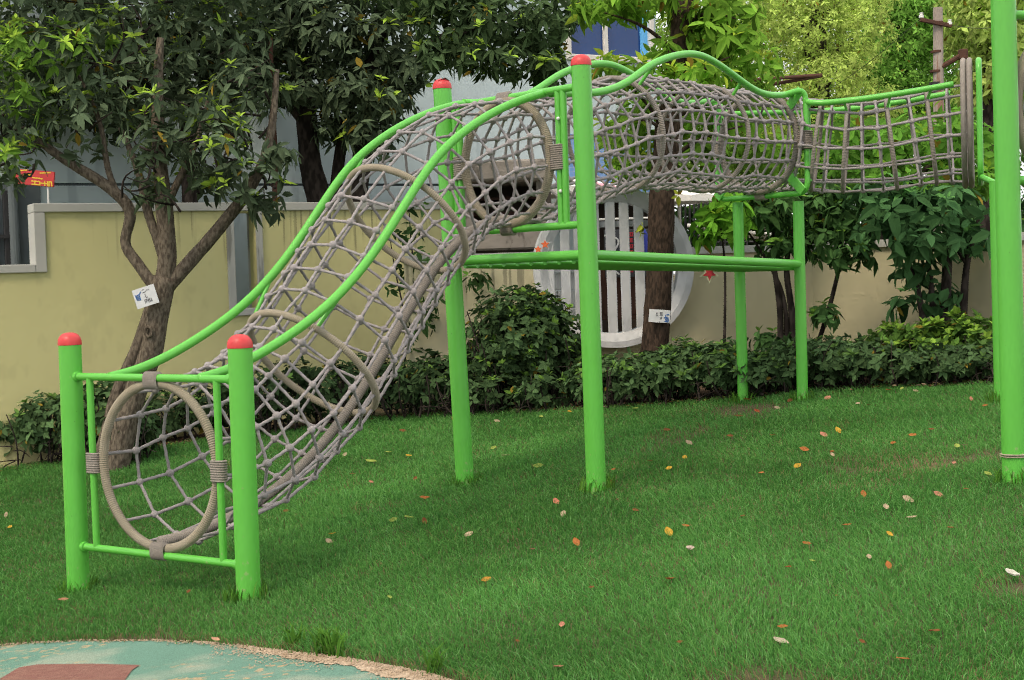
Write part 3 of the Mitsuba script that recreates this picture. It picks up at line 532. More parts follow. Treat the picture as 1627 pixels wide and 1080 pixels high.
# frame between the two tall posts
dC = (PD - PC) * A(1, 1, 0); cl = np.linalg.norm(dC); dC /= cl; c0 = A(PC[0] - .03, PC[1], 0)
def cp(s, z): return c0 + dC * s + ZZ * z
for z in (2.59, 1.80): obj('crossbar', bar(cp(.02, z), cp(cl, z), .022), 'green_paint', tun, 40)
for s in (.075, cl * .865):
    for q in (-.022, .022): obj('upright', bar(cp(s + q, 1.80), cp(s + q, 2.58), .020), 'green_paint', tun, 40)
    for z in (2.42, 2.0): obj('bolt', trimesh.creation.icosphere(subdivisions=1, radius=.011).apply_translation(cp(s, z) + A(-dC[1], dC[0], 0) * -.024), 'ceramic', tun, True)
lash(cp(cl * .45, 2.575), dC, ZZ, .11, .05, .03); lash(cp(cl * .45, 1.815), dC, ZZ, .11, .05, .03)
lash(cp(.10, 2.2), ZZ, dC, .15, .062, .033, n=12); lash(cp(cl * .865 - .03, 2.2), ZZ, dC, .15, .062, .033, n=12)
# far bent frame above the two slim posts
pf = fillet([np.r_[offp(gB, gC, .93, .33), zr2(.93)], ep(.45, 2.855), ep(.45, 2.075), ep(-.44, 2.075), ep(-.44, 2.83), np.r_[offp(gB, gC, .93, -.33), zr2(.95)]], .09)
obj('bent_frame', sweep(pf, .021, 16), 'green_paint', tun, 50)
for s in (.44, -.44): obj('upright', bar(ep(s, 2.16) + nE * .038, ep(s, 2.75) + nE * .038, .019), 'green_paint', tun, 40)
for s, z, a in ((.37, 2.785, 1), (.37, 2.145, -1), (-.37, 2.785, -1), (-.37, 2.145, 1)):
    dd_ = dE * (1 if s > 0 else -1); w_ = dd_ * .707 + ZZ * (.707 if z > 2.5 else -.707)
    obj('gusset', bx(ep(s, z) - nE * .03, (.17, .075, .012), basis(w_, nE), .003), 'green_paint', tun)
lash(ep(.425, 2.47) + nE * .01, ZZ, dE, .14, .062, .05); lash(ep(-.415, 2.47), ZZ, dE, .14, .055, .035); lash(ep(0, 2.09), dE, ZZ, .10, .045, .03)
# right end frame
for q, off in ((0, .09),):
    pr_ = fillet([rc + L3d * .40 + ZZ * .40 + fn[3] * off, rc - L3d * .47 + ZZ * .42 + fn[3] * off, rc - L3d * .47 - ZZ * .43 + fn[3] * off, rc + L3d * .40 - ZZ * .43 + fn[3] * off], .12)
    obj('bent_frame', sweep(pr_, .021, 14), 'green_paint', tun, 50)
obj('crossbar', bar(rc - L3d * .47 - ZZ * .43 + fn[3] * .1, A(3.262, 10.1, 2.03), .02), 'green_paint', tun, 40)
# platform of parallel bars
zp = 1.625; q4 = [A(PC[0] - .04, PC[1], zp), A(.455, 8.7, zp), A(2.204, 11.5, 1.545), A(1.817, 11.95, 1.545)]
for a, b in ((q4[0], q4[1]), (q4[1], q4[2]), (q4[0], q4[3]), (q4[3], q4[2])):
    obj('platform_rail', bar(a, b, .03), 'green_paint', tun, 40)
for k in range(1, 10):
    t_ = k / 10; obj('platform_bar', bar(lerp(q4[0], q4[1], t_) - ZZ * .036, lerp(q4[3], q4[2], t_) - ZZ * .036, .014, 12), 'green_paint', tun, 40)
# ---------------------------------------------------------------- the climbing frame at the right edge
cf = thing('rope_climber', 'thick green post frame with rope ring at the right edge of the lawn', 'climbing frame')
PH0 = G(1613, 769); PH1 = PH0 + 1.22 * (W(1594, 0, PH0[1]) - PH0)
post(PH0, PH1, .059, True, cf)
hd = A(.97, .24, 0); post(A(3.7, 7.89, .45), A(3.68, 7.89, 3.25), .059, True, cf)
for z in (2.70, 1.90): obj('crossbar', bar(PH0 * A(1, 1, 0) + ZZ * z, A(3.7, 7.89, z), .022), 'green_paint', cf, 40)
hc = A(PH0[0] - .02, PH0[1], 2.27) + hd * .515
rp_ = np.array([hc + .43 * (math.cos(f) * hd + math.sin(f) * ZZ) + A(-.24, .97, 0) * .03 for f in PH]); obj('ring', wrapped(rp_, .03, True), 'rope_tan', cf, True)
for j in range(12):
    f = j * math.pi / 6 + .2; a = hc + .43 * (math.cos(f) * hd + math.sin(f) * ZZ) + A(-.24, .97, 0) * .03; obj('rope', rope(np.array([a, a + A(.55, 1.2, .05)]), .0115, False), 'rope_grey', cf, True)
for q in (.2, .4, .6, .8, 1.0):
    obj('rope', rope(np.array([hc + .43 * (math.cos(f) * hd + math.sin(f) * ZZ) + A(.55, 1.2, .05) * q for f in PH[::2]]), .0115, False, True), 'rope_grey', cf, True)
lash(lerp(PH0, PH1, .05), ZZ, A(1, 0, 0), .022, .064, .064, 'rope_tan', 2, cf)

# ---------------------------------------------------------------- trees and shrubs
def pxy(p):
    q = p - CAM; z = q @ FWD; return 813.5 + FOC * (q @ RGT) / z, 540 - FOC * (q @ CUP) / z
def foliage(name, parent, arr, mk, wr, droop=.15, parts=0, small=False):
    """all leaves as one part, except the largest seen, which are parts of it"""
    pos, d, up, L, col = [np.concatenate(x) for x in zip(*arr)] if isinstance(arr, list) else arr
    r_ = np.random.default_rng(len(pos)); old = r_.uniform(size=len(pos)) < .012; col = col.copy(); col[old] = A(.30, .22, .04) * r_.uniform(.4, 1.1, (old.sum(), 1)); w_ = wr * r_.uniform(.8, 1.2, len(pos)); dp = droop * r_.uniform(.3, 1.7, len(pos))
    sel = np.zeros(len(pos), bool)
    if parts:
        x, y = pxy(pos); ok = (x > 5) & (x < 1620) & (y > 5) & (y < 1075); sc = np.where(ok, L / pos[:, 1] ** 3, 0); sel[np.argsort(-sc)[:parts]] = True
    v, f, c = leafmesh(pos[~sel], d[~sel], up[~sel], L[~sel], w_[~sel], col[~sel], dp[~sel], small)
    k = obj(name, trimesh.Trimesh(v, f, process=False), mk, parent, False, color=c)
    labels[k] = {'kind': 'stuff', 'label': 'leaves of the ' + name}
    for i in np.nonzero(sel)[0]:
        v, f, c = leafmesh(pos[i:i + 1], d[i:i + 1], up[i:i + 1], L[i:i + 1], w_[i:i + 1], col[i:i + 1], dp[i:i + 1])
        obj('leaf', trimesh.Trimesh(v, f, process=False), mk, k, False, color=c)
    return k
def crown(rng, blobs, n, L, per, col, new=None, newfrac=.0, upw=.3, **kw):
    c, o = blobpts(rng, blobs, n, kw.pop('shell', .5)); ax = o + A(0, 0, upw) + rng.normal(0, .3, o.shape)
    cc = np.tile(A(*col), (n, 1)) * (1 + .35 * rng.normal(size=(n, 1))).clip(.4, 1.8); LL = L
    out = [whorls(rng, c, ax, per, LL, .4, cc, **kw)]
    if new is not None and newfrac:
        top = (o[:, 2] > -.2) & (rng.uniform(size=n) < newfrac)
        c2, a2 = c[top] + o[top] * L * .3, A(0, 0, 1) + .6 * o[top]
        out.append(whorls(rng, c2, a2, max(4, per - 1), L * .85, .4, np.tile(A(*new), (len(c2), 1)) * rng.uniform(.7, 1.3, (len(c2), 1)), elev=.5, droop=0, jit=.25))
    return out
def PL(pts, d): return [W(x, y, d + dd_) for x, y, dd_ in [(q + (0,))[:3] for q in pts]]
DARK, NEW = (.098, .14, .08), (.30, .46, .06)
rng = np.random.default_rng(11)
# 1: the leaning broadleaf tree at the left
t1 = thing('broadleaf_tree', 'leaning broadleaf tree with forked grey trunk and light new shoots before the yellow wall', 'tree')
d1 = 13.0
tk = obj('trunk', limb(PL([(172, 775), (192, 705), (214, 625), (240, 560), (250, 505), (262, 440)], d1), [.145, .11, .10, .095, .095, .10], 14, seed=1), 'bark', t1, True)
obj('branch', limb(PL([(150, 762), (172, 690), (190, 620), (220, 552), (238, 500), (252, 460)], d1 + .18), [.09, .075, .07, .065, .065, .06], 11, seed=2), 'bark', tk, True)
for pts, r in (([(262, 470), (240, 448), (216, 415), (199, 385), (207, 340), (188, 310), (150, 282), (105, 255), (50, 215)], [.06, .05, .045, .045, .05, .05, .045, .04, .02]),
               ([(262, 450), (266, 400), (262, 340), (255, 270), (250, 180), (255, 60)], [.085, .075, .07, .06, .05, .03]), ([(266, 430), (250, 380), (236, 340), (222, 280), (190, 200)], [.05, .04, .038, .03, .02]),
               ([(266, 455), (300, 418), (340, 372), (386, 315), (416, 262), (432, 200), (440, 110)], [.065, .06, .056, .052, .04, .032, .02]),
               ([(264, 330), (282, 290), (310, 230), (330, 160)], [.035, .03, .025, .015]), ([(188, 312), (172, 270), (160, 200), (120, 110)], [.03, .025, .02, .012])):
    obj('branch', limb(PL(pts, d1), r, 10, seed=len(pts)), 'bark', tk, True)
a_ = W(236, 527, d1 - .11); obj('knot_hole', sweep(np.array([a_ + A(.030 * math.cos(q), -.008 * math.cos(q), .042 * math.sin(q)) for q in np.linspace(0, 6.28, 16, endpoint=False)]), .013, 8, True), 'bark', tk, True)
b1 = [pb(x, y, 170, 110, d1 + .2, .9) for x, y in ((60, -140), (260, -150), (420, -90))] + [pb(x, y, rx, ry, d1 + dd_, .5) for x, y, rx, ry, dd_ in [(70, 110, 100, 75, -.2), (10, 180, 75, 75, .1), (160, 90, 90, 70, 0), (140, 200, 90, 60, -.1), (230, 150, 80, 60, .1), (250, 240, 55, 45, -.35), (300, 190, 80, 60, -.2),
      (350, 240, 70, 50, -.3), (400, 200, 60, 50, 0), (395, 150, 70, 60, .2), (30, 250, 50, 35, -.1), (5, 280, 25, 25, -.3), (235, 300, 40, 26, -.4), (400, 290, 55, 38, -.3), (330, 285, 40, 30, .1), (215, 60, 90, 60, .3), (330, 60, 100, 70, .6), (80, 40, 110, 60, .6), (250, -20, 250, 60, .6)]]
hang = [pb(420, 325, 28, 20, d1 - .2, .15), pb(440, 245, 35, 20, d1 - .2, .2)]
foliage('crown', t1, crown(rng, b1, 1080, .135, 6, DARK, NEW, .44, elev=-.15, droop=.3) + crown(rng, [pb(70, 70, 100, 40, d1 - .3, .5), pb(20, 130, 60, 50, d1 - .4, .4), pb(10, 245, 40, 30, d1 - .4, .3)], 60, .13, 6, (.13, .25, .04), NEW, .8, elev=.2, droop=.15) + crown(rng, hang, 30, .13, 6, DARK, NEW, .3, elev=-.4, droop=.4), 'leaf', .36, .2, 300)
tw = []
for i in range(90):
    c, R = b1[rng.integers(len(b1))]; a = c + rng.normal(0, .1, 3); b = c + rdir(rng, 1)[0] * R * .9 + A(0, 0, .05); tw.append(limb([a, lerp(a, b, .5) + rng.normal(0, .05, 3), b], [.012, .004], 5, .1))
labels[obj('twigs', cat(tw), 'bark_dark', t1, True)] = {'kind': 'stuff', 'label': 'thin twigs inside the crown'}
# 2: the dark multi-stemmed tree behind the wall
t2 = thing('dark_tree', 'dark multi-stemmed evergreen tree growing behind the yellow wall against the blue building', 'tree')
d2 = 16.45
tk = obj('trunk', limb(PL([(512, 330), (503, 300), (492, 250), (488, 200), (478, 130), (465, 20), (460, -60)], d2), [.14, .125, .11, .115, .12, .09, .06], 12, seed=3), 'bark_dark', t2, True)
for pts, r in (([(530, 330), (537, 270), (545, 215), (560, 120), (570, 20)], [.07, .065, .06, .055, .04]), ([(566, 335), (572, 270), (582, 215), (585, 150), (600, 50), (620, -50)], [.12, .115, .105, .10, .08, .05]),
               ([(488, 200), (450, 150), (420, 90), (380, 20)], [.06, .05, .04, .03]), ([(585, 160), (630, 100), (700, 60), (790, 40), (870, 40)], [.06, .05, .04, .03, .015]), ([(600, 60), (680, 10), (780, -20), (880, 0)], [.05, .04, .03, .015])):
    obj('branch', limb(PL(pts, d2), r, 10, seed=len(pts) + 4), 'bark_dark', tk, True)
b2 = [pb(x, y, rx, ry, d2 + dd_, .6) for x, y, rx, ry, dd_ in [(430, 40, 90, 60, 0), (520, 60, 80, 75, -.3), (600, 90, 70, 80, -.3), (500, 140, 55, 45, -.2), (560, 150, 60, 50, -.5), (615, 170, 45, 45, -.3), (590, 215, 45, 35, -.4), (520, 205, 25, 25, -.2), (640, 60, 60, 70, -.2), (470, 90, 50, 60, .2),
      (540, -20, 200, 50, 0), (400, 80, 50, 50, .3), (655, 120, 25, 25, -.2), (430, 130, 45, 45, .2)]]
foliage('crown', t2, crown(rng, b2, 1250, .15, 6, tuple(.85 * A(*DARK)), NEW, .09, elev=-.25, droop=.35), 'leaf', .34, .2, 120)
b3 = [pb(x, y, rx, ry, 14.2 + dd_, .5) for x, y, rx, ry, dd_ in [(720, 40, 70, 55, 0), (790, 40, 80, 60, -.2), (860, 50, 55, 55, 0), (740, 95, 45, 30, -.2), (810, 100, 45, 30, -.3), (870, 110, 40, 30, -.2), (690, 85, 30, 30, 0), (890, 20, 40, 50, .2), (700, -10, 120, 40, .2)]]
foliage('crown', t2, crown(rng, b3, 620, .125, 6, (.07, .115, .05), (.24, .38, .05), .22, elev=-.45, droop=.45), 'leaf', .36, .2, 120)
obj('branch', limb([W(872, 40, d2), W(840, 20, 15.2), W(790, 30, 14.3), W(720, 60, 14.2)], [.03, .03, .02, .01], 7), 'bark_dark', tk, True)
# 3: dark evergreen mass behind the left tree
t3 = thing('evergreen_tree', 'dense dark evergreen tree behind the leaning broadleaf tree, filling the upper left corner', 'tree')
tk = obj('trunk', limb(PL([(300, 420), (300, 250), (290, 100), (290, -100)], 15.9), [.09, .08, .07, .05], 10), 'bark_dark', t3, True)
b4 = [pb(x, y, rx, ry, 15.6 + dd_, .6) for x, y, rx, ry, dd_ in [(60, 30, 120, 80, .2), (200, 20, 120, 80, 0), (330, 40, 100, 80, 0), (130, 110, 130, 60, 0), (270, 110, 100, 60, 0), (390, 110, 50, 60, .1), (30, 170, 80, 60, .2), (180, 180, 80, 40, 0), (330, 170, 60, 40, 0)]]
for c, R in b4: obj('branch', limb([W(290, 60, 15.9), lerp(W(290, 60, 15.9), c, .6), c], [.04, .02, .01], 6), 'bark_dark', tk, True)
foliage('crown', t3, crown(rng, b4, 1350, .14, 6, tuple(.7 * A(*DARK)), elev=-.2, droop=.35), 'leaf', .36)
solo('wooden_stake', limb(PL([(436, 335), (437, 250), (433, 165), (430, 60)], 16.0), [.03, .028, .026, .022], 8), 'rust', 'thin brown wooden stake standing behind the wall left of the dark tree', 'stake', smooth=True)
for x, y in ((524, 331), (664, 331)):
    pass
# 4: tree with the card, in front of the round window
t4 = thing('card_tree', 'straight brown trunked tree bearing a white card before the round window, light green leaves', 'tree')
d4 = 13.6
tk = obj('trunk', limb(PL([(1036, 640), (1040, 560), (1046, 470), (1050, 380), (1053, 300), (1062, 200), (1075, 110), (1086, 20), (1094, -80)], d4), [.15, .125, .118, .118, .118, .112, .105, .10, .09], 18, seed=9), 'bark_brown', t4, True)
for a, b in (((1060, 215), (975, 120)), ((1068, 160), (1160, 90)), ((1078, 90), (960, 20)), ((1085, 40), (1170, 30)), ((1056, 260), (1180, 200)), ((1060, 220), (1000, 190)), ((1072, 130), (1030, 110)), ((1064, 190), (1230, 150))):
    p, q = W(*a, d4), W(*b, d4 - .3); obj('branch', limb([p, lerp(p, q, .5) + A(0, -.1, .06), q], [.025, .015, .006], 6), 'bark_brown', tk, True)
LIGHT = (.20, .38, .05)
b5 = [pb(x, y, rx, ry, d4 + dd_, .5) for x, y, rx, ry, dd_ in [(960, 5, 70, 22, -.3), (1010, 0, 80, 26, -.2), (985, 112, 45, 16, -.3), (1025, 120, 45, 22, -.4), (1045, 75, 22, 22, -.3), (1110, 120, 50, 25, -.3), (1130, 60, 60, 50, 0), (1180, 90, 55, 50, .2), (1200, 120, 40, 30, .2), (1150, 20, 80, 30, 0),
      (1000, 200, 55, 45, .5), (1090, 180, 50, 40, .5), (1100, 250, 70, 40, .6), (1010, 265, 50, 30, .6), (1180, 180, 60, 40, .6), (1210, 250, 60, 40, .7)]]
foliage('crown', t4, crown(rng, b5, 520, .155, 6, LIGHT, (.34, .46, .05), .3, elev=-.2, droop=.35), 'leaf_soft', .38, .2, 250)
fo = [pb(1016, 358, 12, 12, d4 - .2, .1), pb(1078, 305, 12, 12, d4 - .2, .1)]
foliage('sprout', t4, crown(rng, fo, 3, .10, 4, (.36, .42, .05), elev=-.3, droop=.3), 'leaf_soft', .4)
# tall leafy shrubs at the right
def tall_shrub(label, stems, blobs, d, n, L, col, new, nf, parts, seed):
    r_ = np.random.default_rng(seed); k = thing('leafy_shrub', label, 'shrub')
    for pts, rad in stems: obj('stem', limb(PL(pts, d), rad, 8, seed=len(pts)), 'bark_dark', k, True)
    foliage('crown', k, crown(r_, [pb(*b[:4], d + b[4], .4) for b in blobs], n, L, 5, col, new, nf, elev=-.35, droop=.35, shell=.3), 'leaf', .42, .25, parts)
    return k
tall_shrub('airy leafy shrub on thin dark stems behind the two slim green posts', [([(1240, 560), (1238, 480), (1228, 400), (1235, 330)], [.03, .026, .02, .01]), ([(1250, 560), (1244, 470), (1222, 420), (1190, 370)], [.025, .02, .016, .008]), ([(1262, 560), (1256, 480), (1250, 420), (1270, 340)], [.035, .03, .024, .01]),
    ([(1300, 545), (1320, 480), (1330, 440), (1345, 380)], [.02, .02, .018, .01]), ([(1268, 560), (1270, 450), (1290, 380), (1310, 330)], [.024, .02, .016, .008])],
    [(1215, 340, 55, 45, 0), (1270, 330, 60, 50, 0), (1330, 345, 60, 40, -.1), (1240, 390, 50, 25, -.1), (1345, 405, 50, 25, -.2), (1190, 310, 50, 25, 0), (1300, 380, 40, 30, 0), (1320, 310, 60, 25, .1), (1310, 500, 25, 20, -.1), (1225, 540, 40, 12, 0)], 13.1, 330, .125, (.062, .135, .042), (.16, .32, .05), .22, 170, 21)
tall_shrub('dark big-leaved shrub on upright stems beside the thick green post', [([(1470, 540), (1460, 470), (1440, 410), (1420, 350)], [.03, .028, .022, .012]), ([(1500, 540), (1503, 470), (1505, 400), (1500, 330)], [.05, .045, .04, .02]), ([(1484, 540), (1480, 460), (1470, 380)], [.03, .026, .014]), ([(1530, 525), (1534, 440), (1540, 400), (1556, 345)], [.034, .032, .026, .016]), ([(1536, 420), (1520, 395), (1510, 370)], [.016, .012, .008])],
    [(1420, 340, 60, 40, 0), (1480, 340, 65, 40, -.1), (1540, 335, 45, 35, 0), (1445, 385, 45, 25, -.3), (1500, 385, 40, 25, -.2), (1380, 370, 40, 30, 0), (1460, 430, 35, 25, 0), (1490, 470, 40, 35, .1), (1430, 480, 22, 14, -.2), (1550, 380, 25, 25, 0), (1400, 310, 80, 20, .2), (1500, 310, 80, 22, .2), (1640, 350, 40, 60, .2)], 12.7, 215, .17, (.06, .14, .052), (.12, .29, .08), .2, 200, 22)
tall_shrub('bright green leafy sapling over the low wall left of the first slim green post', [([(1150, 600), (1152, 480), (1150, 400), (1140, 335)], [.014, .012, .010, .006])], [(1140, 335, 38, 20, 0), (1125, 365, 28, 22, -.1), (1165, 350, 30, 25, .1), (1160, 320, 40, 14, .1)], 12.9, 60, .15, (.12, .30, .03), (.26, .42, .04), .3, 60, 23)
tall_shrub('spindly climbing plant with thin stems against the wall left of the second tall post', [([(668, 600), (668, 540), (665, 470), (655, 400), (650, 330)], [.014, .012, .01, .008, .004]), ([(684, 600), (680, 530), (690, 440), (700, 380)], [.012, .01, .008, .004]), ([(640, 600), (645, 520), (630, 440), (620, 380)], [.01, .009, .007, .004])],
    [(672, 520, 45, 40, 0), (690, 480, 30, 30, 0), (640, 440, 30, 35, 0), (680, 420, 35, 30, 0), (650, 370, 30, 25, 0), (760, 445, 30, 16, -.1), (660, 330, 30, 20, 0)], 14.6, 62, .11, (.045, .095, .03), (.09, .2, .03), .2, 40, 24)
# hedges and bushes
def bush(name, label, blobs, n, L, col, new, nf, parts, seed, stems=30, per=6, elev=.15, wr=.5, grp=None):
    r_ = np.random.default_rng(seed); k = thing(name, label, 'hedge' if 'hedge' in name else 'bush'); out = []
    for i in range(stems):
        c, R = blobs[r_.integers(len(blobs))]; q = c + A(r_.uniform(-1, 1) * R[0] * .8, r_.uniform(-.8, .5) * R[1], 0); b = A(q[0], q[1], gz(q[0], q[1]) - .03); t_ = q + A(*r_.normal(0, .1, 2), r_.uniform(0, .6) * R[2])
        out.append(limb([b, lerp(b, t_, .5) + r_.normal(0, .03, 3), t_], [.010, .005], 5, .08, seed=i))
        for _ in range(3):
            s = lerp(b, t_, r_.uniform(.15, .7)); e = s + r_.normal(0, .10, 3); out.append(limb([s, lerp(s, e, .5) + r_.normal(0, .02, 3), e], [.006, .003], 4, .08))
    obj('stems', cat(out), 'bark_dark', k, True)
    foliage('foliage', k, crown(r_, blobs, n, L, per, col, new, nf, upw=.7, elev=elev, droop=.12, shell=.45), 'leaf', wr, .1, parts)
    return k
HD, HN = (.07, .125, .052), (.14, .26, .06)
def gb(x, ybase, ytop, wpx, dd_=0., depth=.45):
    """a foliage body standing on the ground seen at (x, ybase), reaching up to the height seen at ytop"""
    g = G(x, ybase); g[1] += dd_ + depth * .6; d = g[1]; s = d / FOC; h = (ybase - ytop) * s
    return (A(g[0], d, g[2] + h * .60), A(wpx * s, depth, h * .43))
bush('leafy_bush', 'leafy green bush at the foot of the yellow wall behind the left green post', [gb(x, 742, y, w) for x, y, w in ((-40, 640, 60), (20, 640, 55), (70, 628, 50), (120, 618, 45), (165, 612, 45), (200, 640, 40))], 1150, .09, HD, HN, .15, 150, 31, 60, elev=.1)
bush('dark_hedge', 'dark low hedge behind the rope tunnel net, left of the round bush', [gb(x, yb, y, 55) for x, yb, y in ((755, 662, 590), (330, 700, 610), (400, 695, 590), (460, 690, 580), (520, 680, 580), (580, 672, 570), (640, 668, 575), (700, 664, 568), (745, 660, 560), (260, 705, 625))], 1500, .08, tuple(.75 * A(*HD)), HN, .08, 100, 32, 90, elev=.1)
rb = G(835, 656); rb[1] += .75; s_ = rb[1] / FOC
bush('round_bush', 'big rounded dark green bush between the two tall green posts', [gb(800, 660, 600, 60, -.05, .4), gb(870, 656, 600, 60, -.05, .4)] + 4 * [(A(rb[0], rb[1], rb[2] + 98 * s_), A(94 * s_, .66, 98 * s_))] + [ (A(rb[0] - 20 * s_, rb[1], rb[2] + 55 * s_), A(85 * s_, .65, 55 * s_)), (A(rb[0] + 30 * s_, rb[1] - .05, rb[2] + 60 * s_), A(80 * s_, .65, 60 * s_)), (A(rb[0] + 5 * s_, rb[1], rb[2] + 135 * s_), A(65 * s_, .5, 50 * s_))], 1700, .082, tuple(.85 * A(*HD)), (.13, .25, .045), .22, 200, 33, 60, elev=.15)
bush('window_hedge', 'low green hedge below the round window and the card tree', [gb(x, yb, y, 50) for x, yb, y in ((950, 650, 572), (1000, 648, 566), (1050, 645, 562), (1100, 640, 548), (1150, 638, 545), (1190, 635, 560))], 1100, .075, tuple(1.15 * A(*HD)), (.12, .23, .05), .3, 130, 34, 60)
bush('dark_hedge', 'dark low hedge under the airy shrub right of the slim green posts', [gb(x, yb, y, 50) for x, yb, y in ((1205, 634, 575), (1225, 632, 560), (1270, 628, 545), (1320, 624, 540), (1370, 620, 540), (1410, 618, 550), (1460, 616, 560), (1520, 614, 555), (1570, 612, 550), (1620, 612, 545))], 1450, .072, HD, (.09, .17, .045), .18, 130, 35, 90)
bush('bright_bush', 'bright yellow green bush in front of the dark big-leaved shrub', [gb(x, yb, y, 45, -.05, .35) for x, yb, y in ((1430, 600, 520), (1480, 598, 512), (1530, 596, 505), (1565, 596, 505))], 330, .085, (.10, .20, .04), (.25, .42, .06), .6, 130, 36, 20)
# bright trees beyond the wall
def far_tree(label, tx, d, blobs, n, L, col, per=5, mk='leaf_soft', wr=.42, nf=0., new=None, seed=0, small=True, name='bright_tree', ytop=-120, rt=.22):
    r_ = np.random.default_rng(seed); k = thing(name, label, 'tree'); c0_ = W(tx, 300, d); g = A(c0_[0], d, gz(c0_[0], d) - .1)
    top = W(tx, ytop, d); tk_ = obj('trunk', limb([g, lerp(g, top, .5) + A(.1, 0, 0), top], [rt, rt * .7, rt * .35], 10, .2, seed=seed), 'bark_dark', k, True)
    bl_ = [pb(*b[:4], d + b[4], 1.2) for b in blobs]
    for c, R in bl_:
        s = lerp(g, top, min(.95, max(.2, (c[2] - .6 - g[2]) / (top[2] - g[2])))); obj('branch', limb([s, lerp(s, c, .6) + A(0, 0, .1), c], [.06, .035, .015], 6, .2), 'bark_dark', tk_, True)
    foliage('crown', k, crown(r_, bl_, n, L, per, col, new, nf, elev=-.1, droop=.25, shell=.35), mk, wr, .1, 0, small)
far_tree('yellow green fine-leaved tree to the right of the card tree behind the tunnel', 1290, 22, [(1270, 60, 90, 60, 0), (1320, 130, 80, 50, -.5), (1240, 150, 60, 40, 0), (1360, 60, 60, 60, 0), (1300, 200, 100, 40, -.2), (1240, 10, 100, 50, .3), (1390, 180, 60, 50, .2), (1340, 0, 90, 40, .2)], 6200, .075, (.46, .59, .15), seed=41)
far_tree('mid green leafy tree behind the utility pole', 1420, 27, [(1420, 60, 70, 70, 0), (1390, 110, 60, 50, .3), (1440, 150, 70, 50, 0), (1480, 80, 60, 70, .4), (1410, 0, 90, 50, 0), (1520, 160, 60, 50, .3), (1500, 20, 70, 60, 0), (1390, 200, 60, 50, 0)], 5000, .11, (.22, .43, .08), seed=42)
far_tree('pale green leafy tree between the utility pole and the thick green post', 1560, 20, [(1550, 50, 45, 55, 0), (1590, 90, 50, 60, 0), (1620, 30, 50, 60, .2), (1560, 0, 60, 40, 0), (1640, 140, 50, 60, .2), (1570, 130, 35, 35, 0)], 1500, .15, (.45, .58, .16), seed=43)
far_tree('light green leafy tree seen through the rope net at the right', 1400, 16, [(1330, 220, 60, 40, 0), (1400, 230, 60, 40, 0), (1470, 220, 60, 50, 0), (1530, 240, 60, 45, 0), (1350, 280, 70, 30, 0), (1450, 290, 80, 30, 0), (1540, 290, 60, 30, 0), (1290, 270, 50, 40, 0)], 900, .15, (.15, .34, .05), seed=44, ytop=230, rt=.05, nf=.2, new=(.22, .4, .04))
far_tree('sunny green tree behind the card tree crown', 1120, 24, [(1100, 60, 70, 60, 0), (1180, 40, 80, 60, 0), (1150, 140, 80, 50, 0), (1090, 190, 60, 50, 0), (1200, 220, 80, 50, 0), (1120, 260, 80, 40, 0), (1180, 290, 70, 40, 0)], 3200, .10, (.34, .50, .10), seed=45)
bush('far_hedge', 'dark far hedge behind the black railing and the white parasols', [pb(1060 + 60 * i, 360, 50, 50, 22.5, .6) for i in range(11)], 1500, .14, (.05, .11, .03), (.16, .3, .04), .1, 0, 51, 10)
far_tree('deep green tree far behind the other trees at the right', 1330, 36, [(1050 + 95 * i, 60 + 150 * j, 110, 100, 1.5 * ((i + j) % 2)) for i in range(8) for j in range(-1, 2)], 9000, .17, (.12, .26, .05), seed=46)
# ---------------------------------------------------------------- utility pole and wires
up = thing('utility_pole', 'weathered concrete utility pole with a rusty crossarm rising behind the rope tunnel', 'utility pole')
dp = 18.5; pt, pm = W(1490, 12, dp), W(1486, 145, dp); pbm = A(pm[0], dp, gz(pm[0], dp) - .2)
obj('pole', sweep([pbm, lerp(pbm, pt, .5), pt], [.085, .07, .058], 16), 'pole_concrete', up, 40)
ca, cb = W(1462, 31, dp - .08), W(1512, 41, dp - .08); ck = obj('crossarm', bx((ca + cb) / 2, (np.linalg.norm(cb - ca), .05, .045), basis(cb - ca), .004), 'rust', up)
for x, y in ((1464, 28), (1509, 39)):
    c = W(x, y, dp - .08); obj('insulator', sweep([c - ZZ * .01, c + ZZ * .0, c + ZZ * .03, c + ZZ * .035, c + ZZ * .06, c + ZZ * .065], [.012, .03, .03, .018, .026, .008], 12), 'ceramic', ck, 30)
for y in (36, 82, 113, 137):
    t_ = (y - 12) / 133; c = lerp(pt, pm, t_); obj('band', sweep([c + ZZ * .014, c - ZZ * .014] if y != 137 else [c + ZZ * .05, c - ZZ * .05], .068 + .006 * t_, 16), 'rust' if y != 137 else 'cable', up, 40)
for a, b, m, r_, nm, lb in (((1486, 112), (1530, 86), 'rust', .03, 'rusty_bracket', 'rusty angled steel bracket reaching right from the utility pole'),):
    p, q = W(*a, dp), W(*b, dp - .1); obj('bracket', cat([bar(p, q, r_, 8), bx(q, (.10, .10, .12), None, .01)]), m, up)
for i, (a, b) in enumerate((((1464, 28), (1250, 175)), ((1512, 40), (1660, 10)), ((1486, 137), (1330, 185)))):
    p, q = W(*a, dp - .1), W(*b, dp + (3 if i != 1 else -2)); md = lerp(p, q, .5) - ZZ * .12
    solo('overhead_wire', sweep(spl([p, md, q], 14), .0035 if i < 2 else .009, 5), 'cable', ('thin wire sloping down left from the crossarm insulator', 'thin wire leaving the crossarm to the right', 'thicker cable leaving the lower collar of the utility pole')[i], 'wire', smooth=True)
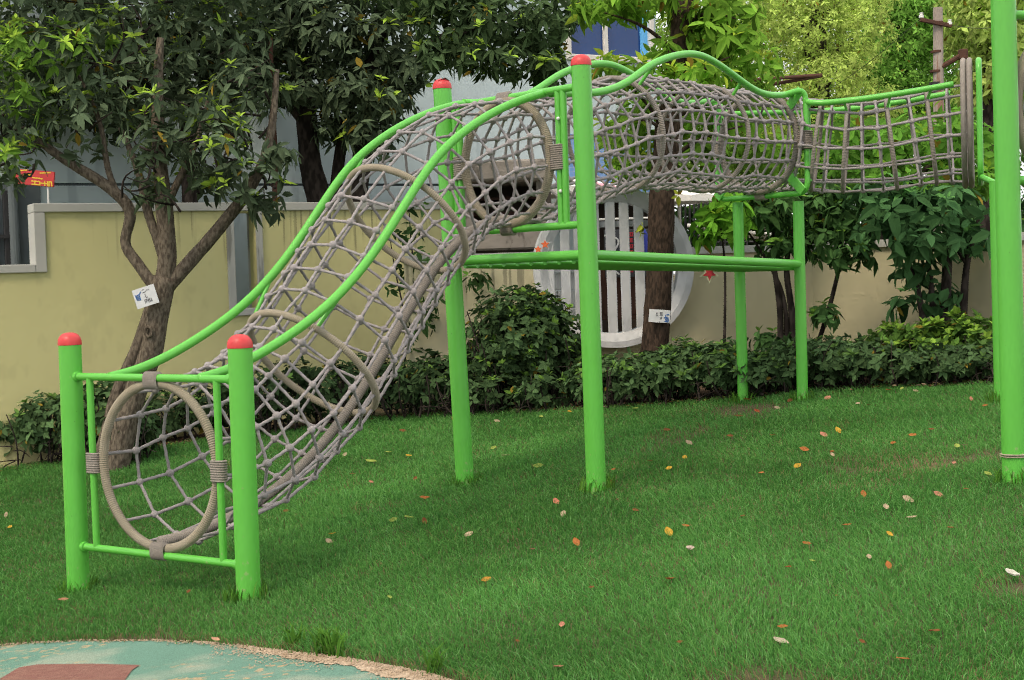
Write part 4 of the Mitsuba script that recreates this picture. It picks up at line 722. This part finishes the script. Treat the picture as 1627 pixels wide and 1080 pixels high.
for i, (a, b) in enumerate((((1150, 130), (1306, 119)), ((1190, 140), (1306, 120)))):
    solo('rusty_rod', bar(W(*a, 17), W(*b, 16.5), .02, 8), 'rust', ('upper rusty rod of the two crossing above the green handrail', 'lower rusty rod of the two crossing above the green handrail')[i], 'rod', smooth=True)
# ---------------------------------------------------------------- cards on the trees
def card(name, label, c, w, h, u, tilt, logo, marks):
    k = thing(name, label, 'card'); u = np.asarray(u, float) / np.linalg.norm(u); w0 = np.cross(u, A(0, 1, 0)); w0 /= np.linalg.norm(w0); w0 *= np.sign(w0[2])
    U, V = u * math.cos(tilt) + w0 * math.sin(tilt), w0 * math.cos(tilt) - u * math.sin(tilt); n = np.cross(U, V); n = n if n[1] < 0 else -n
    v = bx((0, 0, 0), (w, .004, h), None, .0).subdivide().subdivide().vertices; f = bx((0, 0, 0), (w, .004, h)).subdivide().subdivide().faces
    P = c + v[:, :1] * U + v[:, 2:] * V - n * (v[:, 1:2] + .5 * v[:, :1] ** 2)
    bm_ = trimesh.Trimesh(P, f, process=False); bm_.fix_normals(); obj('sheet', bm_, 'card', k)
    o = c - U * w / 2 - V * h / 2 + n * .0022
    obj('logo', strokes(o, U * w, V * h, n, logo, .007), 'blue_ink', k); obj('handwriting', strokes(o, U * w, V * h, n, marks, .0035), 'black_ink', k)
    return k
card('name_card', 'white card with blue mark and handwriting tied in the fork of the leaning broadleaf tree', W(231, 471, 12.83), .20, .165, (1, -.1, 0), .28,
     [(.10, .70, .12, .46), (.12, .46, .26, .42), (.10, .66, .28, .70), (.26, .68, .27, .44), (.14, .60, .24, .58), (.16, .52, .24, .50), (.28, .70, .36, .80)],
     [(.44, .72, .58, .74), (.52, .62, .52, .44), (.52, .44, .60, .45), (.42, .36, .44, .16), (.46, .34, .55, .36), (.50, .36, .48, .20), (.48, .26, .56, .26), (.60, .36, .58, .16), (.56, .30, .66, .32), (.66, .36, .64, .18), (.66, .20, .74, .24), (.72, .34, .74, .20), (.44, .86, .52, .88), (.60, .80, .74, .80)])
card('name_card', 'white card with small handwriting and purple blue mark low on the straight card tree trunk', W(1048, 502, 13.43), .19, .115, (1, .05, 0), -.10,
     [(.72, .40, .84, .44), (.78, .60, .80, .12), (.86, .46, .84, .10), (.76, .12, .90, .10), (.90, .40, .92, .14), (.84, .66, .92, .68)],
     [(.32, .72, .42, .74), (.36, .80, .36, .50), (.34, .52, .42, .56), (.50, .78, .62, .78), (.50, .68, .62, .68), (.52, .80, .52, .56), (.60, .80, .60, .56), (.50, .56, .63, .56), (.52, .40, .60, .30), (.60, .42, .52, .26), (.52, .10, .52, .02)])
# ---------------------------------------------------------------- fallen leaves
R_ = np.random.default_rng(77)
OR, BR, PL_, YE, GR, RE, PK = (.46, .17, .06), (.24, .10, .045), (.52, .40, .27), (.62, .38, .06), (.34, .42, .10), (.42, .10, .05), (.55, .25, .17)
NAMES = {OR: 'orange brown', BR: 'dark brown', PL_: 'pale tan', YE: 'yellow', GR: 'yellow green', RE: 'red brown', PK: 'pinkish'}
spots = {}
def whereabouts(px, py, colour):
    row = next(n for lim, n in ((662, 'along the hedge'), (705, 'far lawn'), (752, 'upper lawn'), (812, 'upper-middle lawn'), (880, 'middle lawn'), (960, 'lower lawn'), (9999, 'nearest lawn')) if py < lim)
    col = next(n for lim, n in ((130, 'by the left edge'), (430, 'behind the gate posts'), (620, 'beside the sloping net'), (780, 'near rear tall post'), (900, 'between tall posts'), (1010, 'near front tall post'), (1130, 'at centre'), (1230, 'left of the slim posts'), (1330, 'below the slim posts'), (1430, 'right of the slim posts'), (1530, 'at right'), (9999, 'near thick right post')) if px < lim)
    return f'{colour} fallen |{row}, {col}'
def litter(px, py, ln, col, label=None, group=None, curl=.8):
    g = G(px, py); L = ln * g[1] / FOC * 1.18; a = R_.uniform(0, 6.28); n = 7
    x = np.linspace(0, 1, n); hw = .30 * np.sin(np.pi * np.clip(x * .93 + .035, 0, 1)) ** .8
    v = []
    for i in range(n):
        zc = .22 * curl * (x[i] - .4) ** 2 * 2
        for s in (-1, -.5, 0, .5, 1): v.append([x[i] - .5, s * hw[i], zc + .35 * curl * abs(s) ** 1.6 * hw[i] + .02 * R_.normal()])
    i, j = np.meshgrid(np.arange(n - 1), np.arange(4), indexing='ij'); q = i * 5 + j
    f = np.vstack([np.stack([q, q + 1, q + 6], -1).reshape(-1, 3), np.stack([q, q + 6, q + 5], -1).reshape(-1, 3)])
    v = np.array(v) * L; c_, s_ = math.cos(a), math.sin(a); v = v @ A([c_, -s_, 0], [s_, c_, 0], [0, 0, 1]).T
    tl = R_.uniform(-.15, .8); c_, s_ = math.cos(tl), math.sin(tl); v = v @ A([1, 0, 0], [0, c_, -s_], [0, s_, c_]).T + g + A(0, 0, .032)
    cc = np.tile(.85 * A(*col), (len(v), 1)) * R_.uniform(.7, 1.2, (len(v), 1))
    kk = solo('fallen_leaf', trimesh.Trimesh(v, f, process=False), 'dead_leaf', label or whereabouts(px, py, NAMES[col]), 'fallen leaf', 'fallen leaves on the lawn', True, cc)
    if '|' in labels[kk]['label']: spots.setdefault(labels[kk]['label'], []).append((px, kk))
litter(1063, 856, 19, YE, 'curled yellow fallen leaf in the middle of the lawn'); litter(1097, 884, 20, (.62, .50, .42), 'pale whitish curled leaf just below the curled yellow leaf', curl=1.4)
litter(1065, 932, 20, RE, 'large red brown leaf on the lawn below the pale curled leaf'); litter(773, 932, 15, (.60, .30, .06), 'orange yellow leaf lying alone on the lawn left of centre')
litter(1241, 1034, 24, (.56, .47, .36), 'long pale leaf near the bottom right of the lawn'); litter(1244, 1010, 15, OR, 'upright orange leaf just above the long pale leaf')
litter(1609, 927, 24, (.72, .68, .60), 'whitish cupped leaf at the far right edge of the lawn', curl=1.5); litter(1485, 1018, 20, BR, 'dark red brown leaf low on the right of the lawn')
litter(343, 1028, 14, (.60, .34, .22), 'pinkish leaf lying on the green rubber paving edge'); litter(101, 963, 14, PK, 'pinkish leaf in front of the leftmost green post'); litter(884, 806, 14, (.60, .22, .15), 'salmon pink leaf left of the front tall post')
for x, y, l, c in [(1090, 846, 12, OR), (916, 872, 16, OR), (846, 883, 13, PK), (745, 859, 15, PL_), (895, 826, 12, PL_), (675, 799, 14, OR), (528, 857, 13, YE), (523, 869, 12, PL_), (675, 837, 12, BR), (650, 831, 15, GR), (625, 835, 12, GR), (784, 719, 13, GR), (803, 731, 12, PL_), (855, 748, 14, GR), (590, 740, 18, GR), (548, 729, 9, PL_), (650, 731, 12, YE), (618, 725, 10, GR),
                   (660, 768, 9, BR), (590, 773, 8, PK), (893, 1006, 14, PK), (888, 1074, 16, PK), (823, 1032, 10, BR), (1095, 711, 12, PL_), (1088, 735, 12, YE), (1063, 752, 10, YE), (1267, 749, 13, YE), (1278, 722, 13, OR), (1322, 726, 10, RE), (1323, 731, 9, PL_), (1309, 699, 15, PK), (1332, 692, 13, YE), (1228, 699, 9, OR), (1450, 700, 14, OR), (1419, 712, 8, OR), (1315, 639, 12, PK),
                   (1363, 648, 8, PL_), (1380, 650, 9, BR), (1412, 626, 11, OR), (1455, 628, 9, PL_), (1433, 624, 8, GR), (1543, 641, 8, PK), (1565, 652, 9, OR), (1521, 718, 14, GR), (1532, 716, 10, PL_), (1516, 745, 9, PK), (1443, 804, 17, PL_), (1491, 796, 14, PK), (1372, 795, 13, OR), (1408, 816, 13, PL_), (1449, 833, 14, PL_), (1346, 845, 12, OR), (1414, 860, 11, YE), (1282, 875, 12, OR), (1381, 897, 12, PL_),
                   (1412, 911, 14, OR), (1253, 913, 11, RE), (1435, 1063, 18, OR), (1370, 1034, 9, BR), (1535, 787, 9, BR), (1511, 850, 10, BR), (1570, 763, 14, GR), (1203, 660, 11, RE), (1188, 641, 12, OR), (1255, 643, 10, BR), (1235, 655, 10, PL_), (1174, 668, 12, BR), (970, 775, 14, BR), (982, 803, 11, PK), (975, 754, 9, OR), (1033, 740, 9, BR), (1291, 903, 9, GR), (16, 845, 10, YE), (10, 825, 9, PL_), (240, 700, 10, YE), (722, 672, 10, OR), (905, 660, 10, YE), (860, 668, 10, GR), (790, 675, 9, PL_),
                   (945, 665, 9, BR), (1010, 655, 9, GR), (1060, 690, 10, BR), (1600, 690, 9, PK), (1480, 690, 8, BR), (1210, 760, 8, OR), (1010, 820, 9, BR), (1160, 700, 9, BR), (640, 690, 9, BR), (560, 760, 8, BR), (455, 820, 9, BR), (1180, 830, 8, BR), (940, 945, 9, BR), (1330, 960, 9, BR), (300, 950, 8, BR), (1080, 1034, 9, BR), (620, 960, 8, GR)]:
    litter(x, y, l, c)
for t, ks in spots.items():
    a, b = t.split('|'); ks.sort()
    for q, (_, kk) in enumerate(ks):
        which = [''] if len(ks) == 1 else ['left one of two ', 'right one of two '] if len(ks) == 2 else ['leftmost of three ', 'middle one of three ', 'rightmost of three '] if len(ks) == 3 else ['leftmost of four ', 'second of four ', 'third of four ', 'rightmost of four ']
        labels[kk]['label'] = which[min(q, len(which) - 1)] + a + ('leaf, ' if len(ks) == 1 else 'leaves, ') + b
for i, (dx, dy, a) in enumerate(((.015, -.03, .4), (-.03, .01, 2.), (.02, .03, 4.))):
    c = A(-.388 + dx, 9.55 + dy, 2.765); cc, sn = math.cos(a), math.sin(a); hw = .02
    solo('dead_leaf', trimesh.Trimesh(np.array([c + A(-.045 * cc, -.045 * sn, -.012), c + A(-hw * sn, hw * cc, .006), c + A(.045 * cc, .045 * sn, -.014), c + A(hw * sn, -hw * cc, .006), c + A(0, 0, .001)]), [[0, 4, 1], [1, 4, 2], [2, 4, 3], [3, 4, 0]], process=False), 'dead_leaf', ('middle', 'left', 'right')[i] + ' one of three dark dead leaves on the red cap of the rear tall post', 'leaf', 'dead leaves on the red post cap', False, np.tile(A(.05, .03, .02), (5, 1)))
# ---------------------------------------------------------------- grass
import shapely
rng = np.random.default_rng(9)
def grass(n):
    x = rng.uniform(-5.2, 5.6, n * 3); y = 4.2 + 11.5 * rng.uniform(0, 1, n * 3) ** 1.35
    keep = (np.abs(x) < .36 * y + 1.0) & (rng.uniform(size=len(x)) < np.clip((7.5 / y) ** .9, 0, 1))
    x, y = x[keep], y[keep]
    jx, jy = x + rng.normal(0, .02, len(x)), y + rng.normal(0, .02, len(x))
    ok = ~shapely.contains_xy(PAVE, jx, jy) & ~shapely.contains_xy(BED, jx, jy)
    dry = mfbm(np.c_[x * 1.4 + 3, y * 1.4, x * 0], 4, 12); bare = mfbm(np.c_[x * 1.1, y * 1.1, x * 0 + 4], 4, 31)
    for px_, py_, rr, am in ((1050, 695, .32, .40), (1185, 652, .28, .38), (545, 735, .25, .28), (1120, 1045, .35, .17), (1230, 1062, .35, .17)):
        g = G(px_, py_); bare = bare + am * np.exp(-((x - g[0]) ** 2 + ((y - g[1]) / 1.3) ** 2) / rr ** 2)
    ok &= rng.uniform(size=len(x)) > np.clip((bare - .68) * 5, 0, .88)
    x, y, dry, bare = x[ok][:n], y[ok][:n], dry[ok][:n], bare[ok][:n]; m = len(x)
    b = np.c_[x, y, gz(x, y) - .004]; lod = np.clip(y / 7.2, .9, 2.2) ** .75
    tuft = mfbm(np.c_[x * 2.2, y * 2.2, x * 0], 3, 6)
    h = (.028 + .028 * rng.uniform(size=m)) * (.55 + .9 * tuft) * lod ** .4; w = rng.uniform(.0012, .0024, m) * lod * 1.15
    az = rng.uniform(0, 6.28, m); swirl = 6.28 * mfbm(np.c_[x * 1.1, y * 1.1, x * 0 + 9], 2, 3); az = np.where(rng.uniform(size=m) < .45, swirl + rng.normal(0, .5, m), az)
    ln = np.c_[np.cos(az), np.sin(az), 0 * az]; sd = np.c_[-np.sin(az), np.cos(az), 0 * az]; a2 = rng.normal(0, .8, m); sd = sd * np.cos(a2)[:, None] + ln * np.sin(a2)[:, None]
    bend = h * rng.uniform(.15, 1.1, m)
    mid = b + ln * (bend * .3)[:, None] + ZZ * (h * .6)[:, None]; tip = b + ln * bend[:, None] + ZZ * (h * rng.uniform(.75, 1.0, m))[:, None]
    v = np.stack([b - sd * w[:, None], b + sd * w[:, None], mid - sd * (.75 * w)[:, None], mid + sd * (.75 * w)[:, None], tip], 1)
    c = lerp(A(.066, .215, .046), A(.14, .33, .08), np.clip(rng.normal(.45, .3, m), 0, 1)[:, None])
    c[rng.uniform(size=m) < .13] *= A(1.6, 1.35, 1.9)
    c = c * (.78 + .5 * mfbm(np.c_[x * .8, y * .8, x * 0 + 2], 3, 15))[:, None]
    ed = shapely.distance(PAVE, shapely.points(x, y)); straw = rng.uniform(size=m) < .35 * (ed < .05) + .012 + .5 * np.clip(dry - .6, 0, 1) + 1.2 * np.clip(bare - .66, 0, .5); c[straw] = A(.25, .21, .10) * rng.uniform(.6, 1.1, (straw.sum(), 1))
    q = (np.arange(m) * 5)[:, None, None] + np.array([[0, 1, 3], [0, 3, 2], [2, 3, 4]])[None]
    return v.reshape(-1, 3), q.reshape(-1, 3), np.repeat(c, 5, 0)
v, f, c = grass(430000)
k = obj('grass', trimesh.Trimesh(v, f, process=False), 'grass_blade', None, False, color=c); labels[k] = {'label': 'short mown green lawn grass with a few dry patches', 'category': 'grass', 'kind': 'stuff'}
# taller tufts at the paving edge and round the posts
tp = []
for px_, py_ in ((525, 1040), (515, 1036), (533, 1044), (690, 1070), (470, 1030)):
    g = G(px_, py_)
    for _ in range(26):
        a = rng.uniform(0, 6.28); l = A(math.cos(a), math.sin(a), 0); h = rng.uniform(.05, .13); bb = g + A(*rng.normal(0, .02, 2), 0); s = A(-l[1], l[0], 0) * .004
        tp.append((np.array([bb - s, bb + s, bb + l * h * .25 + ZZ * h * .7 - s, bb + l * h * .25 + ZZ * h * .7 + s, bb + l * h * .7 + ZZ * h])))
for q0 in (PA, PB, PC, PD, PE, PF, PG, PH0):
    for _ in range(70):
        a = rng.uniform(0, 6.28); r0 = rng.uniform(.06, .11); bb = q0 + A(r0 * math.cos(a), r0 * math.sin(a), 0); bb[2] = gz(bb[0], bb[1]); h = rng.uniform(.05, .11); a2 = rng.uniform(0, 6.28); l = A(math.cos(a2), math.sin(a2), 0); s = A(-l[1], l[0], 0) * .003
        tp.append((np.array([bb - s, bb + s, bb + l * h * .2 + ZZ * h * .65 - s, bb + l * h * .2 + ZZ * h * .65 + s, bb + l * h * .5 + ZZ * h])))
v = np.concatenate(tp); m = len(tp); q = (np.arange(m) * 5)[:, None, None] + np.array([[0, 1, 3], [0, 3, 2], [2, 3, 4]])[None]
k = obj('grass_tufts', trimesh.Trimesh(v, q.reshape(-1, 3), process=False), 'grass_blade', None, False, color=np.repeat(A([.10, .24, .035]) * rng.uniform(.6, 1.2, (m, 1)), 5, 0)); labels[k] = {'label': 'taller grass tufts at the paving edge and round the post feet', 'category': 'grass', 'kind': 'stuff'}
# dry litter on the bed below the hedge
n = 1500; i = rng.integers(10, 190, n); b = np.c_[HF[i] + np.c_[rng.normal(0, .05, n), rng.normal(.02, .09, n)], np.zeros(n)]; b[:, 2] = gz(b[:, 0], b[:, 1]) + .025
v, f, c = leafmesh(b, rdir(rng, n) * A(1, 1, .2), A(0, 0, 1) + rng.normal(0, .3, (n, 3)), rng.uniform(.03, .06, n), np.full(n, .4), np.array([BR, (.14, .09, .05), PL_, GR])[rng.integers(0, 4, n)] * rng.uniform(.5, 1, (n, 1)), 0, True)
k = obj('leaf_litter', trimesh.Trimesh(v, f, process=False), 'dead_leaf', None, False, color=c); labels[k] = {'label': 'dry leaf litter along the foot of the hedges', 'category': 'leaf litter', 'kind': 'stuff'}
